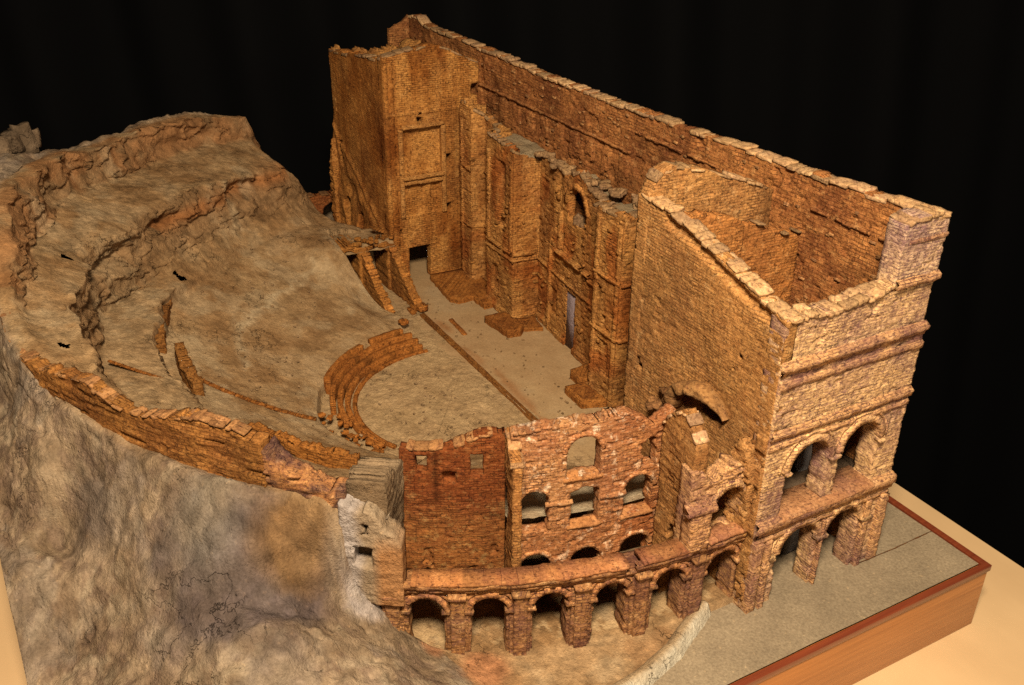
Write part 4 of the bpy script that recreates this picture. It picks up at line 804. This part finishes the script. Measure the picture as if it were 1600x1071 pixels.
coping("coping", line((OX + 5.5 * math.cos(-.3857), OY + 5.5 * math.sin(-.3857)), (OX + 5.98 * math.cos(-.3857), OY + 5.98 * math.sin(-.3857))), 0, .48, prof((0, 2.28), (.2, 2.2), (.48, 2.06)), .12, M_COPE, arcade, seed=144, ln=(.1, .16), h=(.018, .026), skip=0, tint=dull((.8, .72, .66)))
radial("cross_wall", -33.9, 5.4, 6.3, prof((0, 2.18), (.35, 2.1), (.5, 1.95), (.9, 1.80)), .38, M_EARTH, 145, out=False, tint=lambda V: np.array((.19, .135, .08)) * (1 + .6 * fbm(V[:, 0] * 4, V[:, 1] * 4, V[:, 2] * 4, 5, 29))[:, None], low=.05)
# left end fragment of the upper order
RE = 6.50; EP = arc(RE)
def le_tint(V):
    n = fbm(V[:, 0] * 4, V[:, 1] * 4, V[:, 2] * 4, 5, 19); a = np.degrees(np.arctan2(V[:, 1] - OY, V[:, 0] - OX))
    br = np.clip(sm(-35.2, -33.8, a) * sm(1.75, 1.45, V[:, 2] + .15 * n), 0, 1); wh = sm(-35.2, -36.4, a + .8 * n) * .7
    return cols((np.ones(len(V)), (.29, .225, .15)), (sm(-.1, .3, n) * .6, (.20, .14, .085)), (br * .85, (.30, .14, .05)), (wh, (.36, .33, .32)))
wall("ruined_end_bay", EP, rad(-37.6, RE), rad(-32.2, RE), .8, prof((rad(-37.4, RE), 1.98), (rad(-34.6, RE), 1.9), (rad(-33.5, RE), 1.7), (rad(-32, RE), 1.52)), .25, M_EARTH, arcade, seed=146, tint=le_tint, relief=.006, low=.045, rag=.05,
     holes=[rect(rad(-36.5, RE), rad(-34.8, RE), 1.27, 1.5, .02), rect(rad(-35.7, RE), rad(-35.0, RE), 1.66, 1.78, .03)], label="broken whitewashed end bay with a small dark opening")

def pocket_roof():
    th = np.radians(np.linspace(-37.6, -33.6, 24)); rr = np.linspace(5.3, 6.35, 24); A, R2 = np.meshgrid(th, rr, indexing='ij')
    Z = 1.42 + (R2 - 5.3) * .32 + .05 * fbm(A * 20, R2 * 3, 0, 4, 3) + .12 * sm(-34.6, -37.4, np.degrees(A)); V = np.stack([OX + R2 * np.cos(A), OY + R2 * np.sin(A), Z], -1).reshape(-1, 3)
    i = np.arange(len(V)).reshape(A.shape); F = np.stack([i[:-1, :-1], i[:-1, 1:], i[1:, 1:], i[1:, :-1]], -1).reshape(-1, 4)
    mk("pocket_roof", V, F, M_EARTH, arcade, tint=np.array((.27, .22, .16)) * (1 + .4 * fbm(V[:, 0] * 4, V[:, 1] * 4, 0, 4, 5))[:, None], label="grey sanded rock above the broken end bay")
pocket_roof()
def corridor():  # added sheet, mostly out of view: blocks light so the arcade arches go dark
    th = np.radians(np.linspace(-33.6, -3.6, 120)); rr = np.linspace(5.66, 6.24, 10); A, R2 = np.meshgrid(th, rr, indexing='ij')
    Z = .52 + (R2 - 5.66) * .58 + .02 * fbm(A * 30, R2 * 6, 0, 3, 3); V = np.stack([OX + R2 * np.cos(A), OY + R2 * np.sin(A), Z], -1).reshape(-1, 3)
    i = np.arange(len(V)).reshape(A.shape); F = np.stack([i[:-1, :-1], i[:-1, 1:], i[1:, 1:], i[1:, :-1]], -1).reshape(-1, 4)
    mk("corridor_light_blocker", V, F, M_EARTH, arcade, tint=np.tile(np.array((.2, .14, .08)), (len(V), 1)), label="sloping sheet added behind the parapet to block light")
corridor()
# inner ambulatory walls
RI = 5.7; IP = arc(RI); d2 = lambda a: rad(a, RI)
def in_tint(V):
    a = np.degrees(np.arctan2(V[:, 1] - OY, V[:, 0] - OX)); low_ = sm(1.6, .9, V[:, 2])[:, None]; r = sm(-12, -7, a)[:, None]
    return (1 - low_ * np.array((.1, .22, .3))) * (1 - r * np.array((.05, .16, .25)))
inner = wall("inner_window_wall", IP, d2(-21.9), d2(-3.4), 0, prof((d2(-21.9), 2.32), (d2(-17), 2.36), (d2(-13), 2.38), (d2(-9), 2.37), (d2(-7.1), 2.25), (d2(-6), 2.18), (d2(-3.4), 2.3)), .16, M_PALE, MODEL, seed=151, tint=in_tint,
    relief=.009, low=.016, rag=.035, bh=.034, bw=.09, ds=.018, seg=5,
    holes=[arch(d2(-14.0), .37, 1.70, 2.02, .015), arch(d2(-6.2), .17, 1.66, 1.95, .04),
           arch(d2(-19.25), .31, 1.04, 1.43, .02), arch(d2(-13.6), .33, 1.04, 1.40, .025), arch(d2(-7.3), .35, 1.06, 1.40, .02),
           arch(d2(-19.0), .36, -1, .55, .02), arch(d2(-13.2), .38, -1, .54, .02), arch(d2(-7.2), .38, -1, .57, .02)],
    label="speckled red-brown inner wall with arched windows")
for a, w, zs in ((-14.0, .37, 2.02), (-19.25, .31, 1.43), (-7.3, .35, 1.40), (-19.0, .36, .55), (-13.2, .38, .54), (-7.2, .38, .57)):
    ring("archivolt", IP, d2(a), zs, w / 2, w / 2 + .05, .012, M_PALE, inner, seed=int(-a * 3))
for a in (-16.6, -10.4):
    sweep("impost", IP, d2(a) - .15, d2(a) + .15, [(0, 1.36), (.03, 1.37), (.03, 1.4), (0, 1.42)], M_PALE, inner, seed=int(-a))
for a, w in ((-13.6, .2), (-7.3, .2), (-14.0, .22)):
    z = 1.06 if a != -14.0 else 1.70
    sweep("window_sill", IP, d2(a) - w, d2(a) + w, [(0, z - .05), (.02, z - .045), (.03, z), (-.1, z + .012)], M_COPE, inner, seed=int(-a) + 2, tint=dull((.75, .55, .42)))
coping("coping", IP, d2(-21.7), d2(-7.5), prof((d2(-21.9), 2.32), (d2(-13), 2.38), (d2(-9), 2.37), (d2(-7.1), 2.25)), .16, M_PALE, inner, seed=152, ln=(.06, .16), h=(.015, .025), skip=.25)
RR_ = 5.5; RP = arc(RR_); d3 = lambda a: rad(a, RR_)
def red_tint(V):
    up = sm(.95, 1.5, V[:, 2] + .15 * fbm(V[:, 1] * 3, V[:, 0] * 3, V[:, 2] * 2, 3, 5))[:, None]; a = np.degrees(np.arctan2(V[:, 1] - OY, V[:, 0] - OX))
    st = (np.exp(-((a + 29.9) / .35) ** 2) * sm(1.2, 1.5, V[:, 2]))[:, None]
    return (up * np.array((.60, .60, .50)) + (1 - up) * np.array((.78, 1.0, .85))) * (1 - .55 * st)
redt = prof((d3(-34), 2.05), (d3(-31.5), 2.0), (d3(-28.5), 2.04), (d3(-27), 2.08), (d3(-25.7), 2.16), (d3(-22), 2.2))
red = wall("inner_red_wall", RP, d3(-33.9), d3(-22.2), 0, redt, .14, M_RED, MODEL, seed=161, tint=red_tint, relief=.006, low=.01, rag=.05, bh=.032, bw=.09, ds=.02,
    holes=[rect(d3(-32.15), d3(-30.85), 1.73, 1.94), rect(d3(-26.1), d3(-24.6), 1.68, 1.96), arch(d3(-31.3), .36, -1, .24, .03), arch(d3(-25.0), .34, -1, .24, .03)],
    extra=lambda s, z: -.09 * ((np.abs(s - d3(-28.5)) < .075) & (z > 1.58) & (z < 1.73)) - .04 * (z < .75) * (fbm(s * 4, z * 4, 0, 3) > .1), label="deep red brick inner wall with two small square windows")
coping("coping", RP, d3(-33.8), d3(-22.4), redt, .15, M_COPE, red, seed=162, ln=(.05, .14), h=(.015, .03), skip=.25, tint=dull((.62, .5, .4)))
# seating carried over the vaults behind the inner walls
def slab():
    th = np.radians(np.linspace(-37.4, -1, 130)); rr = np.linspace(4.55, 5.6, 24); A, R2 = np.meshgrid(th, rr, indexing='ij')
    D = np.degrees(A); lim = np.where(D < -22.1, 5.4, 5.6); R2 = 4.55 + (R2 - 4.55) * (lim - 4.55) / 1.05
    Z = .90 + (R2 - 4.55) * .24 + .04 * fbm(A * 8, R2 * 2, 0, 4, 3) - .05 * sm(.15, .4, fbm(A * 12, R2 * 2, 5, 3, 4)); X = OX + R2 * np.cos(A); Y = OY + R2 * np.sin(A)
    V = np.stack([X, Y, Z], -1).reshape(-1, 3); i = np.arange(len(V)).reshape(X.shape); F = np.stack([i[:-1, :-1], i[:-1, 1:], i[1:, 1:], i[1:, :-1]], -1).reshape(-1, 4)
    c = cols((np.ones(len(V)), (.40, .33, .22)), (sm(-.1, .3, fbm(V[:, 0] * 3, V[:, 1] * 3, 0, 4, 5)) * .5, (.28, .19, .11)))
    mk("vault_top", V, F, M_EARTH, TER, tint=c, label="pale sanded surface above the ambulatory vaults")
slab()
# vault fragment against the hall wall
def vault():
    A = np.radians(np.linspace(38, 186, 60)); n = 60; K = 14; V = []
    for k in range(K):
        q = 2 * math.pi * k / K; cr = np.sign(math.cos(q)) * abs(math.cos(q)) ** .7; cs = np.sign(math.sin(q)) * abs(math.sin(q)) ** .7
        q1 = np.linspace(0, 1, n); tp_ = (sm(0, .4, q1) * .6 + .4) * (sm(1, .9, q1) * .5 + .5)
        wob = 1 + .32 * vn(A * 5, math.cos(q), math.sin(q), 3) + .12 * vn(A * 14, math.cos(q) * 2, math.sin(q) * 2, 4)
        R2 = .45 + .075 * cr * wob * tp_; V.append(np.stack([-1.0 + R2 * np.cos(A) * 1.05, -2.05 - .07 * tp_ + .13 * cs * wob * tp_, 1.92 + R2 * np.sin(A)], 1))
    V = np.array(V); i = np.arange(K * n).reshape(K, n); F = []
    for k in range(K): j = (k + 1) % K; F.append(np.stack([i[k][:-1], i[k][1:], i[j][1:], i[j][:-1]], 1))
    F = np.concatenate(F + [np.stack([i[:, 0], np.roll(i[:, 0], -1), np.roll(i[:, 0], -2), np.roll(i[:, 0], -3)], 1)[:1]]); P = V.reshape(-1, 3)
    mk("vault_fragment", P, F, M_COPE, hall, tint=np.clip(np.array((.5, .42, .32)) * (1 + .5 * fbm(P[:, 0] * 6, P[:, 1] * 6, P[:, 2] * 6, 3))[:, None], .03, 1), label="broken end of a barrel vault on the hall wall")
vault()
rng = np.random.RandomState(31)
blocks("vault_rubble", [(rng.uniform(-1.75, -1.4), rng.uniform(-2.3, -2.1), rng.uniform(1.85, 2.1), rng.uniform(.04, .09), rng.uniform(.04, .07), rng.uniform(.02, .05), rng.uniform(0, 3), rng.uniform(-.4, .4)) for a in range(5)], M_COPE, hall, 33, jit=.2, tint=dull((.45, .36, .28)))
wall("broken_buttress", line((-.42, -2.14), (-.1, -2.14)), 0, .32, 1.0, prof((0, 1.9), (.1, 2.2), (.2, 2.1), (.32, 1.95)), .1, M_HALL, hall, seed=170, rag=.15, relief=.02, low=.05, miss=.1)

# ------------------------------------------------------------------ outer rim wall of the seating
RO = 6.44; OP = arc(RO)
rt = prof((rad(-93, RO), 2.62), (rad(-86, RO), 2.5), (rad(-79, RO), 2.36), (rad(-74, RO), 2.42), (rad(-68, RO), 2.6), (rad(-64.5, RO), 2.66), (rad(-61, RO), 2.55), (rad(-57.7, RO), 2.52), (rad(-54, RO), 2.60), (rad(-50.6, RO), 2.70), (rad(-47, RO), 2.64), (rad(-44.2, RO), 2.55))
def rim_tint(V):
    n = sm(-.2, .4, fbm(V[:, 0] * 2, V[:, 1] * 2, V[:, 2] * 2, 4, 7))[:, None]; return (1 - .35 * n) * np.array((.80, .74, .68))
rim = wall("outer_rim_wall", OP, rad(-93, RO), rad(-44.2, RO), 1.75, rt, .16, M_OCH, MODEL, seed=181, tint=rim_tint, relief=.012, low=.03, rag=.05, bh=.03, bw=.22, label="rough ochre cork retaining wall along the hilltop")
coping("coping", OP, rad(-93, RO), rad(-44.4, RO), rt, .16, M_COPE, rim, seed=182, ln=(.04, .14), h=(.012, .03), skip=.2, two=True, tint=dull((.66, .54, .44)))
# rocky continuation of the rim down to the arcade
def purple_tint(V):
    n = fbm(V[:, 0] * 4, V[:, 1] * 4, V[:, 2] * 6, 4, 77)[:, None]; w = sm(-.15, .25, n); return np.array((.95, .9, .85)) * (1 - w) + np.array((.42, .44, .62)) * w
wall("rocky_rim", arc(6.42), rad(-44.3, 6.42), rad(-37.2, 6.42), 1.2, prof((rad(-44.3, 6.42), 2.45), (rad(-43.3, 6.42), 2.3), (rad(-41, 6.42), 2.2), (rad(-38, 6.42), 2.08), (rad(-35, 6.42), 1.98)), .26, M_ARC, rim, seed=183,
     tint=purple_tint, relief=.014, low=.045, rag=.045, bh=.05, bw=.2, miss=.12, seg=7, label="purple-stained layered rock at the lower end of the rim")
# seating walls
def zin(a, off=0): return lambda s: np.interp(np.degrees(s / 4.5), [-110, -98, -88, -75, -65, -50, -40], [1.40, 1.36, 1.2, 1.12, 1.08, 1.06, 1.05]) + off
SP = arc(4.5)
wall("gangway_wall", arc(4.62), rad(-116, 4.62), rad(-98, 4.62), 1.0, lambda s: 1.25 + 0 * s, .12, M_OCH, TER, seed=191, rag=.05, relief=.012, low=.03, tint=dull((.55, .5, .45)))
wall("gangway_wall", arc(4.42), rad(-95.5, 4.42), rad(-83, 4.42), .7, prof((rad(-96, 4.42), 1.2), (rad(-91, 4.42), 1.14), (rad(-83, 4.42), 1.06)), .16, M_OCH, TER, seed=192, rag=.07, relief=.012, low=.03, tint=dull((.5, .45, .4)))
wall("gangway_wall", arc(4.40), rad(-66, 4.40), rad(-44, 4.40), .7, prof((rad(-66, 4.4), 1.02), (rad(-60, 4.4), 1.06), (rad(-44, 4.4), 1.04)), .12, M_OCH, TER, seed=193, rag=.05, relief=.012, low=.02, tint=dull((.72, .6, .46)))
def zsl(r, d):   # height of the seating slope
    q = [np.interp(d, TH, TT[:, k]) for k in range(11)]; t = (r - q[0]) / (q[2] - q[0]); return q[1] + (q[3] - q[1]) * (t * .75 + .25 * t * t)
it = []; rng = np.random.RandomState(51)
for k in range(46):
    q = k / 45; r2 = 4.2 * (1 - q) + 3.0 * q; d = -90 * (1 - q) - 72 * q
    it.append((OX + r2 * math.cos(math.radians(d)), OY + r2 * math.sin(math.radians(d)), float(zsl(r2, d)) + .02, .022, .03, .016, rng.uniform(-.3, .3) + .9))
for k in range(30):
    q = k / 29; r2 = 5.3 * (1 - q) + 4.7 * q; d = -88 * (1 - q) - 84 * q
    it.append((OX + r2 * math.cos(math.radians(d)), OY + r2 * math.sin(math.radians(d)), 1.2 + .3 * (1 - q), .02, .02, .012, rng.uniform(0, 3)))
blocks("stair_edge", it, M_OCH, TER, 52, tint=dull((.68, .54, .42)), label="thin line of orange brick edging on the slope")

# orchestra steps
Q = (-5.6, -2.75)
def step(name, r0, r1, z, a0, a1, seed, gap):
    r0 += .028; P = arc(r1, *Q); sweep(name, P, math.radians(a0) * r1, math.radians(a1) * r1, [(.0, -.02), (.0, z - .006), (-.004, z), (-(r1 - r0) + .01, z + .004), (-(r1 - r0), z - .008), (-(r1 - r0), -.02)][::1], M_OCH, TER, seed=seed, jit=.006, gap=gap, block=.16, low=.01, tint=lambda V: np.array((.72, .55, .40)) * (.6 + .45 * sm(.02, .2, np.mod(V[:, 2] * 0 + hsh(np.floor(V[:, 0] * 9), np.floor(V[:, 1] * 9)), 1)))[:, None])
step("orchestra_step", 1.56, 1.66, .04, -186, -62, 1, .12)
step("orchestra_step", 1.66, 1.77, .105, -184, -66, 2, .03)
step("orchestra_step", 1.77, 1.88, .17, -183, -92, 3, .03)
step("orchestra_step", 1.88, 1.99, .235, -181, -104, 4, .04)
step("orchestra_step", 1.99, 2.12, .285, -179, -122, 5, .06)
it = []
for k in range(34):
    a = math.radians(rng.uniform(-100, -58)); r2 = rng.uniform(1.72, 2.25); it.append((Q[0] + r2 * math.cos(a), Q[1] + r2 * math.sin(a), .06 + (r2 - 1.7) * .3 + rng.uniform(-.02, .02), rng.uniform(.02, .07), rng.uniform(.02, .05), .02, rng.uniform(0, 3)))
it.append((-7.86, -2.72, .31, .08, .06, .035, .4)); blocks("worn_step_stone", it, M_OCH, TER, 53, tint=dull((.8, .62, .45)))["kind"] = "stuff"
# pulpitum kerb
PP = line((-8.95, -2.12), (-8.5, -2.14), (-4.3, -2.16))
sweep("stage_kerb", PP, .45, PP.L, [(0, 0), (.0, .035), (-.03, .04), (-.035, .012), (-.055, .012), (-.06, .045), (-.09, .05), (-.10, 0)], M_OCH, TER, seed=61, jit=.004, low=.006, tint=dull((.52, .45, .37)), label="long low brick kerb across the stage front")
sweep("floor_strip", line((-8.1, -1.72), (-7.45, -1.76)), 0, .65, [(.04, .0), (.035, .03), (-.035, .03), (-.04, 0)], M_OCH, TER, seed=64, jit=.012, low=.01, tint=dull((.8, .62, .48)))
blocks("kerb_block", [(-8.75, -2.1, .05, .09, .09, .05, 0), (-8.62, -2.03, .09, .08, .09, .05, .1), (-8.7, -2.2, .03, .12, .05, .03, 0)], M_OCH, TER, 65, tint=dull((.85, .68, .5)))
# platforms and mounting blocks
def platform(name, poly, z, seed, label=None):
    P = np.array(poly + [poly[0]], float); seg = []
    for a, b in zip(P[:-1], P[1:]):
        n = max(1, int(np.hypot(*(b - a)) / .03)); seg += [a + (b - a) * k / n for k in range(n)]
    E_ = np.array(seg); E_ = E_ + .015 * np.stack([vn(E_[:, 0] * 12, E_[:, 1] * 12, seed, 1), vn(E_[:, 0] * 12, E_[:, 1] * 12, seed, 2)], 1); c = E_.mean(0); n = len(E_)
    rings = [(1.02, -.02), (1.0, z * .5), (1.0, z), (.85, z + .006), (.6, z - .004), (.3, z + .004), (.02, z)]; V = []
    for q, zz in rings: V.append(np.concatenate([c + (E_ - c) * q, (zz + .008 * vn(E_[:, 0] * 9, E_[:, 1] * 9, q * 5, 3))[:, None]], 1))
    V = np.concatenate(V); i = np.arange(n * len(rings)).reshape(len(rings), n); F = []
    for k in range(len(rings) - 1): F.append(np.stack([i[k], np.roll(i[k], -1), np.roll(i[k + 1], -1), i[k + 1]], 1))
    mk(name, V, np.concatenate(F), M_OCH, fac, tint=dull((.74, .60, .46))(V), label=label)
platform("brick_platform", [(-9.85, -1.3), (-8.75, -1.42), (-8.6, -1.30), (-8.62, -1.0), (-8.2, -1.0), (-8.2, -.46), (-9.85, -.46)], .10, 1, "low brick platform at the tower foot")
platform("brick_platform", [(-7.72, -1.24), (-7.02, -1.16), (-6.98, -.92), (-7.1, -.80), (-7.7, -.84)], .14, 2)
platform("brick_platform", [(-7.1, -.82), (-6.95, -.5), (-7.45, -.4), (-7.5, -.8)], .07, 3)
platform("brick_platform", [(-5.35, -.95), (-5.0, -1.0), (-4.98, -.62), (-5.4, -.62)], .16, 4)
platform("brick_platform", [(-5.0, -1.28), (-4.5, -1.3), (-4.35, -.92), (-5.0, -.94)], .12, 5)
# aditus: two sloping walls and the vaulted front
for k, (y0, y1) in enumerate(((-2.72, -2.66), (-2.16, -2.10))):
    p = line((-9.78, y0), (-8.72, y1)); tp_ = prof((0, .92), (.25, .72), (.6, .42), (1.06, .07))
    w_ = wall("entrance_wall", p, 0, 1.06, 0, tp_, .13, M_OCH, MODEL, seed=200 + k, tint=dull((.82, .72, .6)), relief=.007, low=.01, rag=.03, label="sloping entrance wall nearer the seating" if k == 0 else "sloping entrance wall nearer the tower")
    coping("coping", p, 0, 1.06, tp_, .14, M_OCH, w_, seed=202 + k, ln=(.06, .1), h=(.022, .03), skip=0, tint=dull((1.15, 1.0, .82)))
VF = line((-9.72, -3.2), (-9.72, -2.04)); vy = lambda y: y + 3.2
vf = wall("entrance_vaults", VF, 0, 1.16, 0, prof((0, .86), (.15, .97), (.5, .98), (.8, .96), (1.1, .95), (1.22, .93)), .72, M_OCH, MODEL, seed=210, rag=.05, relief=.008, low=.03, tint=dull((.85, .76, .62)),
    holes=[arch(vy(-2.95), .42, -1, .72, .03), arch(vy(-2.42), .46, -1, .70, .03)], label="pair of dark vaulted entrances beside the seating", seg=8)
wall("vault_back", line((-10.46, -3.5), (-10.46, -2.04)), 0, 1.46, 0, .9, .05, M_BACK, vf, seed=211)
def cover():
    x = np.linspace(-10.62, -9.70, 40); y = np.linspace(-3.34, -2.05, 50); X, Y = np.meshgrid(x, y, indexing='ij')
    Z = .99 + .05 * fbm(X * 3, Y * 3, 0, 4, 8) - .10 * sm(-9.85, -9.70, X) + .02 * fbm(X * 12, Y * 12, 0, 3, 9) - .25 * sm(-3.2, -3.34, Y) - .1 * sm(-10.5, -10.62, X)
    i = np.arange(X.size).reshape(X.shape); F = np.stack([i[:-1, :-1], i[1:, :-1], i[1:, 1:], i[:-1, 1:]], -1).reshape(-1, 4); V = np.stack([X, Y, Z], -1).reshape(-1, 3)
    n = fbm(V[:, 0] * 4, V[:, 1] * 4, 0, 4, 7); mk("vault_cover", V, F, M_EARTH, vf, tint=np.array((.28, .185, .095)) * (1 + .4 * n)[:, None], label="sanded top of the entrance vaults")
cover()
rng = np.random.RandomState(61)
blocks("vault_stone", [(-9.85 + rng.uniform(-.1, .12), y, 1.02 + rng.uniform(-.02, .06), rng.uniform(.03, .07), rng.uniform(.03, .06), rng.uniform(.02, .04), rng.uniform(0, 3)) for y in np.linspace(-2.9, -2.08, 12)] +
       [(-10.05, -2.12 - .05 * k, 1.06 + .028 * k, .07, .04, .022, .2) for k in range(5)], M_OCH, vf, 62, tint=dull((1.0, .9, .7)))
# far arch left of the tower
fa = wall("far_arch_wall", line((-13.0, -3.3), (-13.0, -1.9)), 0, 1.4, -.02, prof((0, .6), (.4, .82), (.8, .88), (1.4, .88)), .22, M_BACK, MODEL, seed=220, rag=.04, relief=.01, tint=dull((1.05, .9, .75)), holes=[arch(1.4 - .22, .34, -1, .50, .02)], label="low brick wall with a dark arch beyond the tower")
coping("coping", line((-13.0, -3.3), (-13.0, -1.9)), .1, 1.4, prof((0, .6), (.4, .82), (.8, .88), (1.4, .88)), .22, M_COPE, fa, seed=221, ln=(.1, .2), h=(.015, .025), skip=.1, tint=dull((.6, .5, .4)))
# boulders on the far rim
rng = np.random.RandomState(71)
blocks("boulder", [(-10.85, -7.75, 3.36, .15, .14, .22, .4, .2), (-10.7, -7.9, 3.34, .14, .13, .15, 1.2, .1), (-10.55, -8.1, 3.34, .18, .15, .14, .2, .1), (-11.0, -7.6, 3.3, .12, .1, .14, .9, .1)] +
       [], M_EARTH, TER, 72, jit=.2,
       tint=lambda V: np.array((.17, .12, .075)) * (1 + .6 * fbm(V[:, 0] * 4, V[:, 1] * 4, V[:, 2] * 4, 4, 3))[:, None], label="dark knobbly rocks standing on the far rim")

# grit and crumbs of cork lying on floor, slope and terrace
def grit(name, n, pick, tnt, seed, mat=M_EARTH):
    rng = np.random.RandomState(seed); it = []
    for k in range(n):
        x, y, z = pick(rng); q = rng.uniform(.005, .015); it.append((x, y, z, q * rng.uniform(1, 1.8), q, q * .7, rng.uniform(0, 3)))
    blocks(name, it, mat, TER, seed, jit=.35, tint=dull(tnt))["kind"] = "stuff"
grit("floor_grit", 90, lambda r: (r.uniform(-9.3, -4.4), r.uniform(-2.0, -.9), .012), (.25, .16, .08), 81)
grit("orchestra_grit", 70, lambda r: (lambda a, q: (Q[0] + q * math.cos(a), Q[1] + q * math.sin(a), .02))(r.uniform(-3.1, 0), r.uniform(.1, 1.5)), (.27, .18, .1), 82)
def slope_pick(r):
    d = r.uniform(-150, -45); q = r.uniform(2.6, 4.3); return (OX + q * math.cos(math.radians(d)), OY + q * math.sin(math.radians(d)), float(zsl(q, d)) + .02)
grit("slope_grit", 150, slope_pick, (.30, .20, .11), 84)
